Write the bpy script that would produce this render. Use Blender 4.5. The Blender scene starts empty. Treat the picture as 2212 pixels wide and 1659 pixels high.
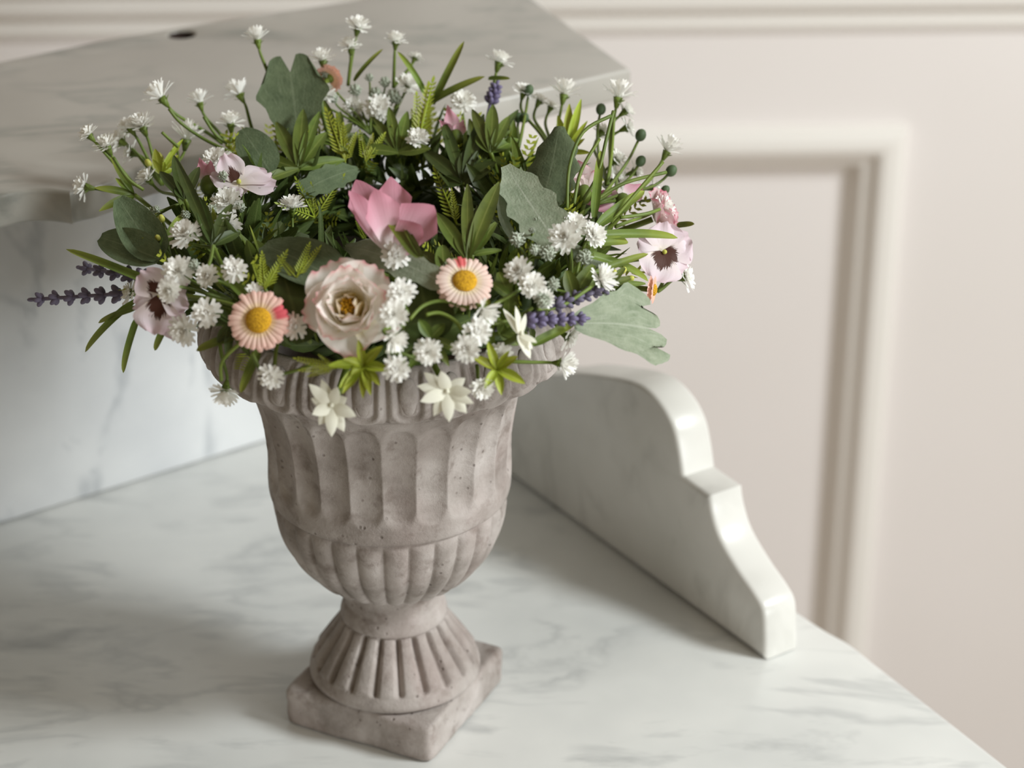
import bpy, bmesh, math, random
from mathutils import Vector, Matrix, noise
PI = math.pi
random.seed(7)
V = Vector
sc = bpy.context.scene
COL = sc.collection

# ------------------------------------------------------------------ camera
Z0 = 0.86                       # height of the marble top above the floor
W, H, F = 2212.0, 1659.0, 5000.0
PITCH = math.radians(26.7)
CAM = V((0, 0, Z0 + 0.697))
FW = V((0, math.cos(PITCH), -math.sin(PITCH)))
RT = V((1, 0, 0))
UP = RT.cross(FW)
cd = bpy.data.cameras.new('camera')
cam = bpy.data.objects.new('camera', cd)
COL.objects.link(cam)
cam.location = CAM
cam.rotation_euler = (PI / 2 - PITCH, 0, 0)
cd.sensor_width = 36
cd.lens = F / W * 36
cd.clip_start = 0.05
cd.dof.use_dof = True
cd.dof.focus_distance = 1.075
cd.dof.aperture_fstop = 6.2
sc.camera = cam

# ------------------------------------------------------------------ world and light
world = bpy.data.worlds.new('world')
sc.world = world
world.use_nodes = True
bg = world.node_tree.nodes['Background']
bg.inputs['Color'].default_value = (1.0, 0.81, 0.56, 1)
bg.inputs['Strength'].default_value = 0.225

def area(name, loc, target, sx, sy, power, color):
    ld = bpy.data.lights.new(name, 'AREA')
    ld.shape = 'RECTANGLE'; ld.size = sx; ld.size_y = sy
    ld.energy = power; ld.color = color
    o = bpy.data.objects.new(name, ld)
    COL.objects.link(o)
    o.location = loc
    o.rotation_euler = (V(target) - V(loc)).to_track_quat('-Z', 'Y').to_euler()
    return o
area('window_daylight', (1.45, 0.62, Z0 + 1.28), (-0.02, 1.08, Z0 + 0.05), 0.42, 0.42, 32, (0.93, 0.985, 1.0))
area('low_fill_light', (1.7, -0.65, Z0 + 0.35), (0.1, 1.4, Z0 + 0.05), 1.0, 0.7, 30, (0.95, 0.99, 1.0))  # fill added low at front right to brighten wall and front faces

sc.view_settings.view_transform = 'Standard'
sc.view_settings.look = 'None'
sc.view_settings.exposure = 0.0
sc.view_settings.gamma = 1.0
sc.view_settings.use_curve_mapping = False

# ------------------------------------------------------------------ measuring helpers
def ray(x, y):
    return (FW * F + RT * (x - W / 2) - UP * (y - H / 2)).normalized()
def on_z(x, y, z):
    d = ray(x, y); return CAM + d * ((z - CAM.z) / d.z)
def on_plane(x, y, p, n):
    d = ray(x, y); return CAM + d * ((V(p) - CAM).dot(n) / d.dot(n))
def scale_at(p):                # metres per pixel of the photograph at a point
    return (V(p) - CAM).dot(FW) / F
def view(a, b, c):              # right, up, towards the viewer -> world vector
    return (RT * a + UP * b - FW * c).normalized()

URN = V((-0.061, 1.0142, Z0))
WC = V((URN.x + 0.001, URN.y + 0.002, Z0 + 0.246))      # centre of the wreath ring
WR, WA, WB = 0.084, 0.046, 0.042                 # ring radius, tube half width, tube half height

def ring_sd(p):
    q = p - WC
    a = (math.hypot(q.x, q.y) - WR) / WA
    b = q.z / WB
    return math.hypot(a, b) - 1
def hit(x, y, push=0.0):        # first point of the wreath body along the line of sight
    d = ray(x, y); t = 0.85; best = (1e9, t)
    while t < 1.45:
        s = ring_sd(CAM + d * t)
        if s < best[0]: best = (s, t)
        if s < 0: best = (s, t); break
        t += 0.0015
    return CAM + d * (best[1] - push)
def core(p, k=0.0):             # nearest point on the ring's core circle, raised by k
    q = p - WC; r = math.hypot(q.x, q.y) or 1
    return WC + V((q.x / r * WR, q.y / r * WR, k))
def out_normal(p):
    q = p - WC; r = math.hypot(q.x, q.y) or 1
    c = V((q.x / r * WR, q.y / r * WR, 0))
    return (q - c).normalized()

# ------------------------------------------------------------------ mesh builder
class MB:
    def __init__(s): s.v = []; s.f = []; s.uv = []
    def grid(s, pts, nu, nv, uvs=None, wrap=False):
        b = len(s.v); s.v += pts
        s.uv += uvs if uvs else [(i / max(1, nu - 1), j / max(1, nv - 1)) for j in range(nv) for i in range(nu)]
        for j in range(nv - 1):
            for i in range(nu if wrap else nu - 1):
                k = (i + 1) % nu
                s.f.append((b + j * nu + i, b + j * nu + k, b + (j + 1) * nu + k, b + (j + 1) * nu + i))
    def tube(s, path, rad, seg=6, caps=True):
        n = len(path); pts = []
        for j, p in enumerate(path):
            a = path[max(0, j - 1)]; c = path[min(n - 1, j + 1)]
            t = (c - a)
            t = t.normalized() if t.length > 1e-9 else V((0, 0, 1))
            u = t.cross(V((0.31, 0.2, 0.93)))
            if u.length < 1e-3: u = t.cross(V((1, 0, 0)))
            u.normalize(); w = t.cross(u)
            r = rad(j / (n - 1)) if callable(rad) else rad
            for i in range(seg):
                g = 2 * PI * i / seg
                pts.append(p + u * (math.cos(g) * r) + w * (math.sin(g) * r))
        b = len(s.v)
        s.grid(pts, seg, n, wrap=True)
        if caps:
            s.f.append(tuple(b + i for i in range(seg))[::-1])
            s.f.append(tuple(b + (n - 1) * seg + i for i in range(seg)))
    def blob(s, c, ax, r, l, seg=7, rings=5, jit=0.0):     # ellipsoid along ax
        ax = ax.normalized(); u = ax.orthogonal().normalized(); w = ax.cross(u)
        pts = []
        for j in range(rings + 1):
            a = PI * j / rings
            for i in range(seg):
                g = 2 * PI * i / seg
                k = 1 + jit * random.uniform(-1, 1)
                pts.append(c + ax * (-math.cos(a) * l * k) + (u * math.cos(g) + w * math.sin(g)) * (math.sin(a) * r * k))
        s.grid(pts, seg, rings + 1, wrap=True)
    def add(s, o, m=None):
        b = len(s.v)
        s.v += [(m @ p) if m else p for p in o.v]; s.uv += o.uv
        s.f += [tuple(b + i for i in f) for f in o.f]
    def mesh(s, name, mat, smooth=True, off=None):
        me = bpy.data.meshes.new(name)
        me.from_pydata([tuple(p - off) if off else tuple(p) for p in s.v], [], s.f)
        uvl = me.uv_layers.new(name='UVMap')
        vi = [0] * len(me.loops); me.loops.foreach_get('vertex_index', vi)
        buf = []
        for k in vi: buf += s.uv[k]
        uvl.data.foreach_set('uv', buf)
        me.materials.append(mat)
        me.polygons.foreach_set('use_smooth', [smooth] * len(me.polygons))
        me.update()
        return me

def link(name, me, parent=None, mtx=None):
    o = bpy.data.objects.new(name, me)
    COL.objects.link(o)
    if parent: o.parent = parent
    if mtx: o.matrix_basis = mtx
    return o
def thing(name, label, cat, loc, group=None):
    o = bpy.data.objects.new(name, None); COL.objects.link(o)
    o.empty_display_size = 0.01; o.location = loc
    o['label'] = label; o['category'] = cat
    if group: o['group'] = group
    return o
def frame(pos, z, x=None):      # matrix with local +z along z
    z = z.normalized()
    x = (x - z * x.dot(z)) if x else z.orthogonal()
    if x.length < 1e-6: x = z.orthogonal()
    x.normalize(); y = z.cross(x)
    m = Matrix((x, y, z)).transposed().to_4x4(); m.translation = pos
    return m
def frame_y(pos, y, z):         # local +y along y, +z near z
    y = y.normalized(); z = (z - y * z.dot(y))
    if z.length < 1e-6: z = y.orthogonal()
    z.normalize(); x = y.cross(z)
    m = Matrix((x, y, z)).transposed().to_4x4(); m.translation = pos
    return m
def bez(a, b, c, d, n=10):
    return [a * (1 - t) ** 3 + b * (3 * t * (1 - t) ** 2) + c * (3 * t * t * (1 - t)) + d * t ** 3 for t in [i / n for i in range(n + 1)]]

# ------------------------------------------------------------------ materials
def srgb(r, g, b):
    f = lambda c: (c / 255 / 12.92) if c / 255 <= 0.04045 else ((c / 255 + 0.055) / 1.055) ** 2.4
    return (f(r), f(g), f(b), 1)
class NT:
    def __init__(s, name, rough=0.5):
        s.m = bpy.data.materials.new(name); s.m.use_nodes = True
        s.t = s.m.node_tree; s.n = s.t.nodes; s.l = s.t.links
        s.p = s.n['Principled BSDF']; s.p.inputs['Roughness'].default_value = rough
    def node(s, typ, **kw):
        n = s.n.new(typ)
        for k, v in kw.items():
            if k in n.inputs: n.inputs[k].default_value = v
            else: setattr(n, k, v)
        return n
    def mix(s, fac, a, b, typ='MIX'):
        n = s.n.new('ShaderNodeMix'); n.data_type = 'RGBA'; n.blend_type = typ
        for sock, val in ((n.inputs[0], fac), (n.inputs[6], a), (n.inputs[7], b)):
            if isinstance(val, (int, float, tuple)): sock.default_value = val
            else: s.l.new(val, sock)
        return n.outputs[2]
    def ramp(s, fac, stops, interp='LINEAR'):
        n = s.n.new('ShaderNodeValToRGB'); e = n.color_ramp.elements
        n.color_ramp.interpolation = interp
        while len(e) < len(stops): e.new(0.5)
        for k, (p, c) in enumerate(stops):
            e[k].position = p; e[k].color = c if isinstance(c, tuple) else (c, c, c, 1)
        s.l.new(fac, n.inputs[0]); return n.outputs[0]
    def math(s, op, a, b=0.0):
        n = s.n.new('ShaderNodeMath'); n.operation = op
        for sock, val in ((n.inputs[0], a), (n.inputs[1], b)):
            if isinstance(val, (int, float)): sock.default_value = val
            else: s.l.new(val, sock)
        return n.outputs[0]
    def coord(s, kind, sc_=(1, 1, 1), rot=(0, 0, 0), loc=(0, 0, 0)):
        c = s.n.new('ShaderNodeTexCoord'); m = s.n.new('ShaderNodeMapping')
        m.inputs['Scale'].default_value = sc_; m.inputs['Rotation'].default_value = rot; m.inputs['Location'].default_value = loc
        s.l.new(c.outputs[kind], m.inputs[0]); return m.outputs[0]
    def noise(s, vec, scale, detail=4, rough=0.5, dist=0.0):
        n = s.node('ShaderNodeTexNoise', Scale=scale, Detail=detail, Roughness=rough, Distortion=dist)
        s.l.new(vec, n.inputs['Vector']); return n.outputs['Fac']
    def color(s, c):
        if isinstance(c, tuple): s.p.inputs['Base Color'].default_value = c
        else: s.l.new(c, s.p.inputs['Base Color'])
        s.c = c
    def bump(s, h, strength, dist):
        b = s.node('ShaderNodeBump', Strength=strength, Distance=dist)
        s.l.new(h, b.inputs['Height']); s.l.new(b.outputs[0], s.p.inputs['Normal'])
    def thin(s, k):             # light passes through petals and leaves
        tr = s.n.new('ShaderNodeBsdfTranslucent'); mx = s.n.new('ShaderNodeMixShader')
        mx.inputs[0].default_value = k
        if isinstance(s.c, tuple): tr.inputs[0].default_value = s.c
        else: s.l.new(s.c, tr.inputs[0])
        s.l.new(s.p.outputs[0], mx.inputs[1]); s.l.new(tr.outputs[0], mx.inputs[2])
        s.l.new(mx.outputs[0], s.n['Material Output'].inputs[0])
        return s.m

def marble(name, base, dark, vein, rot, amount=1.0, loc=(0, 0, 0)):
    t = NT(name, 0.3)
    g = t.coord('Object', (1, 1, 1))
    n1 = t.noise(g, 9, 4, 0.5)
    c = t.ramp(n1, [(0.3, dark), (0.62, base)])
    # soft smudged streaks
    v = t.coord('Object', (11, 34, 20), rot, loc)
    sm = t.noise(v, 1.0, 5, 0.6, 0.35)
    mask = t.ramp(sm, [(0.57, 0.0), (0.80, 1.0)])
    # thin broken veins
    w = t.coord('Object', (9, 26, 9), rot, tuple(a + 3.1 for a in loc))
    tn = t.noise(w, 0.7, 5, 0.55, 0.5)
    band = t.ramp(tn, [(0.455, 0.0), (0.5, 1.0), (0.545, 0.0)])
    gate = t.ramp(t.noise(t.coord('Object', (1, 1, 1), loc=(4, 4, 4)), 16, 2), [(0.45, 0.0), (0.58, 1.0)])
    band = t.math('MULTIPLY', band, gate)
    m = t.math('MAXIMUM', t.math('MULTIPLY', mask, 0.80 * amount), t.math('MULTIPLY', band, 0.34 * amount))
    c = t.mix(m, c, vein)
    t.color(c)
    t.p.inputs['Specular IOR Level'].default_value = 0.45
    return t.m
M = {}
M['marble_top'] = marble('marble_top', srgb(226, 226, 222), srgb(208, 209, 206), srgb(140, 143, 144), (0, 0, math.radians(-22)), 0.95)
M['marble_back'] = marble('marble_back', srgb(219, 220, 220), srgb(198, 200, 202), srgb(118, 126, 134), (0, math.radians(35), math.radians(10)), 1.15, (1, 5, 2))
M['marble_side'] = marble('marble_side', srgb(216, 214, 208), srgb(196, 194, 186), srgb(140, 138, 130), (0, 0, math.radians(20)), 0.6, (2, 1, 7))
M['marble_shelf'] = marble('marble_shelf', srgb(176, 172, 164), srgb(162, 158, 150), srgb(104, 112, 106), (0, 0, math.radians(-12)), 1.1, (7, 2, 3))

def stone():
    t = NT('weathered_cement', 0.9)
    g = t.coord('Object')
    n = t.noise(g, 38, 5, 0.6)
    c = t.ramp(n, [(0.3, srgb(130, 121, 114)), (0.5, srgb(162, 153, 147)), (0.72, srgb(186, 178, 173))])
    st = t.ramp(t.noise(t.coord('Object', loc=(3, 1, 2)), 75, 4, 0.65), [(0.54, 0.0), (0.72, 1.0)])
    c = t.mix(t.math('MULTIPLY', st, 0.62), c, srgb(100, 86, 76))
    pk = t.ramp(t.noise(t.coord('Object', loc=(9, 4, 2)), 20, 3), [(0.5, 0.0), (0.75, 1.0)])
    c = t.mix(t.math('MULTIPLY', pk, 0.4), c, srgb(168, 150, 145))
    vo = t.node('ShaderNodeTexVoronoi', Scale=150.0)
    t.l.new(t.coord('Object'), vo.inputs['Vector'])
    pits = t.ramp(vo.outputs['Distance'], [(0.0, 0.0), (0.16, 1.0)])
    gate = t.ramp(t.noise(t.coord('Object', loc=(1, 7, 2)), 60, 2), [(0.46, 1.0), (0.54, 0.0)])
    pit = t.math('MAXIMUM', pits, gate)
    c = t.mix(t.math('MULTIPLY', t.math('SUBTRACT', 1.0, pit), 0.7), c, srgb(84, 70, 62))
    t.color(c)
    fine = t.noise(t.coord('Object'), 520, 4, 0.7)
    h = t.math('ADD', t.math('MULTIPLY', fine, 0.35), t.math('ADD', t.math('MULTIPLY', n, 0.5), t.math('MULTIPLY', pit, 0.5)))
    t.bump(h, 0.8, 0.0014)
    return t.m
M['stone'] = stone()

def simple(name, c, rough=0.6, thin=0.0, var=None, scale=90, spec=0.4, hue=0.0):
    t = NT(name, rough)
    t.p.inputs['Specular IOR Level'].default_value = spec
    if var:
        col = t.ramp(t.noise(t.coord('Object'), scale, 3), [(0.32, var), (0.68, c)])
    else: col = c
    if hue:
        oi = t.n.new('ShaderNodeObjectInfo')
        hs = t.n.new('ShaderNodeHueSaturation')
        if isinstance(col, tuple): hs.inputs['Color'].default_value = col
        else: t.l.new(col, hs.inputs['Color'])
        t.l.new(t.math('ADD', t.math('MULTIPLY', oi.outputs['Random'], hue), 1 - hue / 2), hs.inputs['Value'])
        col = hs.outputs[0]
    t.color(col)
    return t.thin(thin) if thin else t.m
M['paint'] = simple('cream_wall_paint', srgb(238, 232, 229), 0.6, var=srgb(235, 229, 225), scale=3)
M['trim'] = simple('cream_trim_paint', srgb(238, 234, 228), 0.45)
M['floor'] = simple('timber_floor', srgb(150, 128, 104), 0.5, var=srgb(128, 106, 84), scale=9)
M['cabinet'] = simple('cabinet_paint', srgb(214, 204, 194), 0.5)
M['white'] = simple('white_plastic_petal', srgb(251, 250, 245), 0.5, 0.25, hue=0.05)
M['white2'] = simple('cream_plastic_petal', srgb(244, 242, 226), 0.45, 0.25)
M['snow'] = simple('frosted_seed_head', srgb(224, 226, 214), 0.7, var=srgb(120, 138, 108), scale=420)
M['stem'] = simple('green_stem', srgb(112, 128, 50), 0.5, var=srgb(92, 112, 46), scale=60, hue=0.4)
M['stem_dark'] = simple('dark_green_stem', srgb(66, 84, 44), 0.55)
M['seed'] = simple('green_seed_head', srgb(92, 112, 78), 0.6, var=srgb(56, 76, 46), scale=300)
M['yellow_bud'] = simple('yellow_bud', srgb(196, 196, 92), 0.5)
M['brown'] = simple('dark_hole_lining', srgb(50, 36, 30), 0.9)
M['lilac'] = simple('purple_floret', srgb(130, 120, 152), 0.45, 0.1, var=srgb(106, 98, 130), scale=160)
M['lilac_grey'] = simple('grey_purple_floret', srgb(126, 118, 140), 0.5, 0.15, var=srgb(100, 94, 116), scale=160)

def leaf_mat(name, c, dark, rib, rough=0.45, thin=0.22, fuzz=False, ribw=0.07, tip=None):
    t = NT(name, rough)
    uv = t.n.new('ShaderNodeUVMap'); sx = t.n.new('ShaderNodeSeparateXYZ'); t.l.new(uv.outputs[0], sx.inputs[0])
    du = t.math('ABSOLUTE', t.math('SUBTRACT', sx.outputs[0], 0.5))
    n = t.noise(t.coord('Object'), 130 if fuzz else 70, 4, 0.6)
    col = t.ramp(n, [(0.3, dark), (0.66, c)])
    if tip: col = t.mix(t.ramp(sx.outputs[1], [(0.45, 0.0), (1.0, 1.0)]), col, tip)
    col = t.mix(t.ramp(du, [(0.0, 0.75), (ribw, 0.0)]), col, rib)
    if fuzz:
        vn = t.noise(t.coord('UV', (26, 5, 1)), 1.0, 3)
        col = t.mix(t.ramp(vn, [(0.5, 0.0), (0.7, 0.4)]), col, rib)
    oi = t.n.new('ShaderNodeObjectInfo'); hs = t.n.new('ShaderNodeHueSaturation')
    t.l.new(col, hs.inputs['Color'])
    t.l.new(t.math('ADD', t.math('MULTIPLY', oi.outputs['Random'], 0.5), 0.75), hs.inputs['Value'])
    t.l.new(t.math('ADD', t.math('MULTIPLY', oi.outputs['Random'], 0.03), 0.485), hs.inputs['Hue'])
    t.color(hs.outputs[0])
    if fuzz: t.bump(t.noise(t.coord('Object'), 900, 3), 0.5, 0.0006)
    t.p.inputs['Specular IOR Level'].default_value = 0.3 if not fuzz else 0.15
    return t.thin(thin)
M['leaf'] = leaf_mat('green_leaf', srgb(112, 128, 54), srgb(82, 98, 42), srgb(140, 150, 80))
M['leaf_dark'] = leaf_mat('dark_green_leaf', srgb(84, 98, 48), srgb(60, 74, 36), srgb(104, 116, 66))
M['blade'] = leaf_mat('grass_blade', srgb(116, 134, 56), srgb(88, 106, 46), srgb(130, 146, 74), tip=srgb(150, 158, 66))
M['lime'] = leaf_mat('lime_leaf', srgb(176, 186, 66), srgb(150, 164, 52), srgb(198, 204, 110), 0.4)
M['sage'] = leaf_mat('felted_sage_leaf', srgb(170, 180, 156), srgb(138, 152, 126), srgb(190, 197, 178), 0.85, 0.2, True, 0.03)
M['sage_dark'] = leaf_mat('felted_dark_leaf', srgb(110, 124, 94), srgb(86, 100, 74), srgb(128, 140, 112), 0.85, 0.15, True, 0.03)

def petal_mat(name, stops, rough=0.55, thin=0.3, blotch=None, noise_amt=0.12, sector=None):
    t = NT(name, rough)
    uv = t.n.new('ShaderNodeUVMap'); sx = t.n.new('ShaderNodeSeparateXYZ'); t.l.new(uv.outputs[0], sx.inputs[0])
    n = t.noise(t.coord('Object'), 120, 3)
    v = t.math('ADD', sx.outputs[1], t.math('MULTIPLY', t.math('SUBTRACT', n, 0.5), noise_amt))
    col = t.ramp(v, stops)
    if blotch:
        st = t.noise(t.coord('UV', (34, 2.2, 1)), 1.0, 3, 0.6)
        du = t.math('MULTIPLY', t.math('ABSOLUTE', t.math('SUBTRACT', sx.outputs[0], 0.5)), 0.9)
        k = t.math('ADD', t.math('ADD', sx.outputs[1], t.math('MULTIPLY', st, 0.55)), du)
        col = t.mix(t.ramp(k, [(blotch[0], 1.0), (blotch[0] + 0.05, 0.0)]), col, blotch[1])
    if sector:
        d = t.math('ABSOLUTE', t.math('SUBTRACT', sx.outputs[0], sector[0]))
        d = t.math('ADD', d, t.math('MULTIPLY', t.math('SUBTRACT', n, 0.5), 0.08))
        k = t.math('MULTIPLY', t.ramp(d, [(sector[1] * 0.7, 1.0), (sector[1], 0.0)]), t.ramp(sx.outputs[1], [(0.25, 0.0), (0.5, 1.0)]))
        col = t.mix(k, col, sector[2])
    t.color(col)
    t.p.inputs['Specular IOR Level'].default_value = 0.25
    t.bump(t.noise(t.coord('UV', (28, 2, 1)), 1.0, 2), 0.25, 0.0005)
    return t.thin(thin)
M['rose_in'] = petal_mat('cream_rose_inner_petal', [(0.0, srgb(253, 238, 160)), (0.35, srgb(253, 246, 216)), (0.6, srgb(253, 250, 243)), (0.92, srgb(253, 247, 242)), (1.0, srgb(248, 218, 212))], noise_amt=0.05, thin=0.42)
M['rose'] = petal_mat('cream_rose_petal', [(0.0, srgb(252, 234, 150)), (0.3, srgb(250, 240, 205)), (0.55, srgb(253, 250, 243)), (0.84, srgb(252, 245, 240)), (0.95, srgb(247, 220, 214)), (1.0, srgb(238, 166, 172))], noise_amt=0.06, thin=0.42)
M['rose_core'] = petal_mat('yellow_rose_petal', [(0.0, srgb(246, 206, 84)), (0.5, srgb(250, 232, 160)), (0.85, srgb(251, 240, 212)), (1.0, srgb(250, 232, 214))], thin=0.45)
M['pink'] = petal_mat('pink_bud_petal', [(0.0, srgb(242, 242, 230)), (0.26, srgb(243, 234, 232)), (0.52, srgb(226, 182, 194)), (1.0, srgb(214, 146, 164))], noise_amt=0.2)
M['pale_pink'] = petal_mat('pale_pink_petal', [(0.0, srgb(236, 220, 206)), (0.6, srgb(238, 220, 218)), (0.9, srgb(236, 204, 208)), (1.0, srgb(228, 140, 160))])
M['pansy'] = petal_mat('lilac_pansy_petal', [(0.0, srgb(240, 232, 212)), (0.3, srgb(240, 228, 228)), (0.7, srgb(237, 222, 228)), (1.0, srgb(232, 210, 218))])
M['pansy_blotch'] = petal_mat('blotched_pansy_petal', [(0.0, srgb(226, 206, 180)), (0.3, srgb(240, 228, 226)), (0.7, srgb(237, 222, 228)), (1.0, srgb(232, 208, 216))], blotch=(0.86, srgb(84, 52, 42)))
M['daisy_a'] = petal_mat('peach_daisy_petal_right_blush', [(0.3, srgb(250, 224, 184)), (0.5, srgb(250, 220, 204)), (1.0, srgb(248, 206, 194))], sector=(0.055, 0.06, srgb(236, 112, 122)))
M['daisy_b'] = petal_mat('peach_daisy_petal_top_blush', [(0.3, srgb(252, 236, 206)), (0.55, srgb(251, 230, 218)), (1.0, srgb(249, 216, 204))], sector=(0.28, 0.045, srgb(236, 118, 118)))
M['daisy_c'] = petal_mat('peach_daisy_petal', [(0.3, srgb(246, 206, 176)), (1.0, srgb(246, 196, 182))])
def daisy_centre():
    t = NT('yellow_daisy_centre', 0.85)
    c = t.ramp(t.noise(t.coord('Object'), 1500, 3, 0.7), [(0.38, srgb(176, 122, 20)), (0.55, srgb(232, 178, 28))])
    t.color(c); t.bump(t.noise(t.coord('Object'), 1500, 3), 1.0, 0.001)
    return t.m
M['centre'] = daisy_centre()

# ------------------------------------------------------------------ the room
WY = 1.93; WROT = math.radians(2.0)
wn = V((math.sin(WROT), -math.cos(WROT), 0)); wx = V((math.cos(WROT), math.sin(WROT), 0)); wp = V((0, WY, 0))
def wall_uv(x, y):              # position on the wall plane: along, height
    p = on_plane(x, y, wp, wn); return (p - wp).dot(wx), p.z
def WP(u, z, d): return wp + wx * u + V((0, 0, z)) + wn * d
def struct(name, me):
    o = link(name, me); o['kind'] = 'structure'; return o
def box_mb(mb, c):              # c = 8 corners, bottom ring then top ring
    b = len(mb.v); mb.v += c; mb.uv += [(0, 0)] * 8
    for f in ((3, 2, 1, 0), (4, 5, 6, 7), (0, 1, 5, 4), (1, 2, 6, 5), (2, 3, 7, 6), (3, 0, 4, 7)): mb.f.append(tuple(b + i for i in f))

pu1, pz1 = wall_uv(1962, 268)   # outer corner of the panel moulding
pw = 0.052                      # moulding width
pu0 = pu1 - 1.30
pz0 = 0.17
RECESS = -0.022
fl = MB(); box_mb(fl, [V(p) for p in ((-2.2, -1.2, -0.03), (2.6, -1.2, -0.03), (2.6, 2.2, -0.03), (-2.2, 2.2, -0.03), (-2.2, -1.2, 0), (2.6, -1.2, 0), (2.6, 2.2, 0), (-2.2, 2.2, 0))])
struct('floor', fl.mesh('floor', M['floor'], False))
wb = MB()
U0, U1, ZT = -2.1, 2.4, 2.6
def wquad(mb, u0, z0, u1, z1, d):
    b = len(mb.v); mb.v += [WP(u0, z0, d), WP(u1, z0, d), WP(u1, z1, d), WP(u0, z1, d)]; mb.uv += [(0, 0)] * 4
    mb.f.append((b, b + 1, b + 2, b + 3))
iu0, iu1, iz0, iz1 = pu0 + pw * .6, pu1 - pw * .6, pz0 + pw * .6, pz1 - pw * .6
wquad(wb, U0, 0, U1, iz0, 0); wquad(wb, U0, iz1, U1, ZT, 0); wquad(wb, U0, iz0, iu0, iz1, 0); wquad(wb, iu1, iz0, U1, iz1, 0)
wquad(wb, iu0 - .02, iz0 - .02, iu1 + .02, iz1 + .02, RECESS)
bb = len(wb.v)
box_mb(wb, [WP(U0, 0, -.05), WP(U1, 0, -.05), WP(U1, 0, -.03), WP(U0, 0, -.03), WP(U0, ZT, -.05), WP(U1, ZT, -.05), WP(U1, ZT, -.03), WP(U0, ZT, -.03)])
struct('wall_back', wb.mesh('wall_back', M['paint'], False))
# panel moulding, mitred
prof = [(0, 0), (.002, .006), (.006, .010), (.014, .012), (.022, .0115), (.026, .009), (.029, .003), (.033, .0), (.038, -.002), (.041, -.006), (.045, -.014), (.050, -.021), (.052, RECESS)]
fm = MB()
pts = []
for (w_, h_) in prof:
    for (u, z) in ((pu0 + w_, pz0 + w_), (pu1 - w_, pz0 + w_), (pu1 - w_, pz1 - w_), (pu0 + w_, pz1 - w_)): pts.append(WP(u, z, h_))
fm.grid(pts, 4, len(prof), wrap=True)
struct('trim_1', fm.mesh('panel_moulding', M['trim'], False))
# chair rail and baseboard
_, rz = wall_uv(1500, 66)
def rail(name, z0, pr):
    r_ = MB(); pts = []
    for (h_, z) in pr: pts += [WP(U0, z0 + z, h_), WP(U1, z0 + z, h_)]
    r_.grid(pts, 2, len(pr))
    return struct(name, r_.mesh(name, M['trim'], False))
rail('trim_2', rz, [(0, 0), (.006, .001), (.0085, .006), (.0085, .018), (.012, .021), (.018, .024), (.020, .030), (.020, .040), (.026, .044), (.030, .052), (.030, .062), (.024, .068), (.004, .072), (0, .074)])
rail('baseboard_back', 0, [(0.014, 0), (.014, .075), (.010, .085), (.004, .090), (0, .092)])

# ------------------------------------------------------------------ the marble washstand
K = on_z(870, 861, Z0); KB = on_z(1640, 1420, Z0); KA = on_z(0, 1133, Z0)
dx = (on_z(560, 958, Z0) - KA).normalized()           # along the upstand, to the right
dy = (KB - K).normalized()                            # along the side scroll, to the front
stand = thing('marble_washstand', 'white grey-veined marble washstand top with upstand, scrolled side and small shelf', 'washstand', (K.x, K.y, 0))
def splined(name, outline, thick, mat, origin, ax, ay, an, bevel=0.003, holes=(), smooth_pts=False, lift=0.0):
    """a slab cut from an outline: outline in (ax, ay), extruded along an by thick, rounded edges"""
    cu = bpy.data.curves.new(name, 'CURVE'); cu.dimensions = '2D'; cu.fill_mode = 'BOTH'
    for ol in (outline,) + tuple(holes):
        sp = cu.splines.new('POLY'); sp.points.add(len(ol) - 1); sp.use_cyclic_u = True
        for k, (a, b) in enumerate(ol): sp.points[k].co = (a, b, 0, 1)
    cu.extrude = thick / 2 - bevel; cu.bevel_depth = bevel; cu.bevel_resolution = 2; cu.offset = -bevel
    tmp = bpy.data.objects.new(name, cu); COL.objects.link(tmp)
    dg = bpy.context.evaluated_depsgraph_get()
    me = bpy.data.meshes.new_from_object(tmp.evaluated_get(dg))
    bpy.data.objects.remove(tmp); bpy.data.curves.remove(cu)
    m = Matrix((ax, ay, an)).transposed().to_4x4(); m.translation = origin + an * (thick / 2)
    me.transform(Matrix.Translation(-V(stand.location)) @ m)
    if m.determinant() < 0: me.flip_normals()
    me.name = name; me.materials.clear(); me.materials.append(mat)
    # shade smooth by angle so rounded arrises catch light
    bm = bmesh.new(); bm.from_mesh(me); bmesh.ops.remove_doubles(bm, verts=bm.verts, dist=1e-5)
    for e in bm.edges:
        e.smooth = not (len(e.link_faces) == 2 and e.calc_face_angle(0) > math.radians(38))
    for f in bm.faces: f.smooth = True
    bm.to_mesh(me); bm.free()
    return link(name, me, stand)
def dense(pts, n=6):            # Catmull-Rom through pts (open)
    out = []
    for i in range(len(pts) - 1):
        p0 = pts[max(0, i - 1)]; p1 = pts[i]; p2 = pts[i + 1]; p3 = pts[min(len(pts) - 1, i + 2)]
        for k in range(n):
            t = k / n
            out.append(tuple(0.5 * (2 * p1[j] + (p2[j] - p0[j]) * t + (2 * p0[j] - 5 * p1[j] + 4 * p2[j] - p3[j]) * t * t + (3 * p1[j] - p0[j] - 3 * p2[j] + p3[j]) * t ** 3) for j in (0, 1)))
    out.append(pts[-1]); return out
def xy(p): return (p.x, p.y)
X, Y, Z = V((1, 0, 0)), V((0, 1, 0)), V((0, 0, 1))
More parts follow.
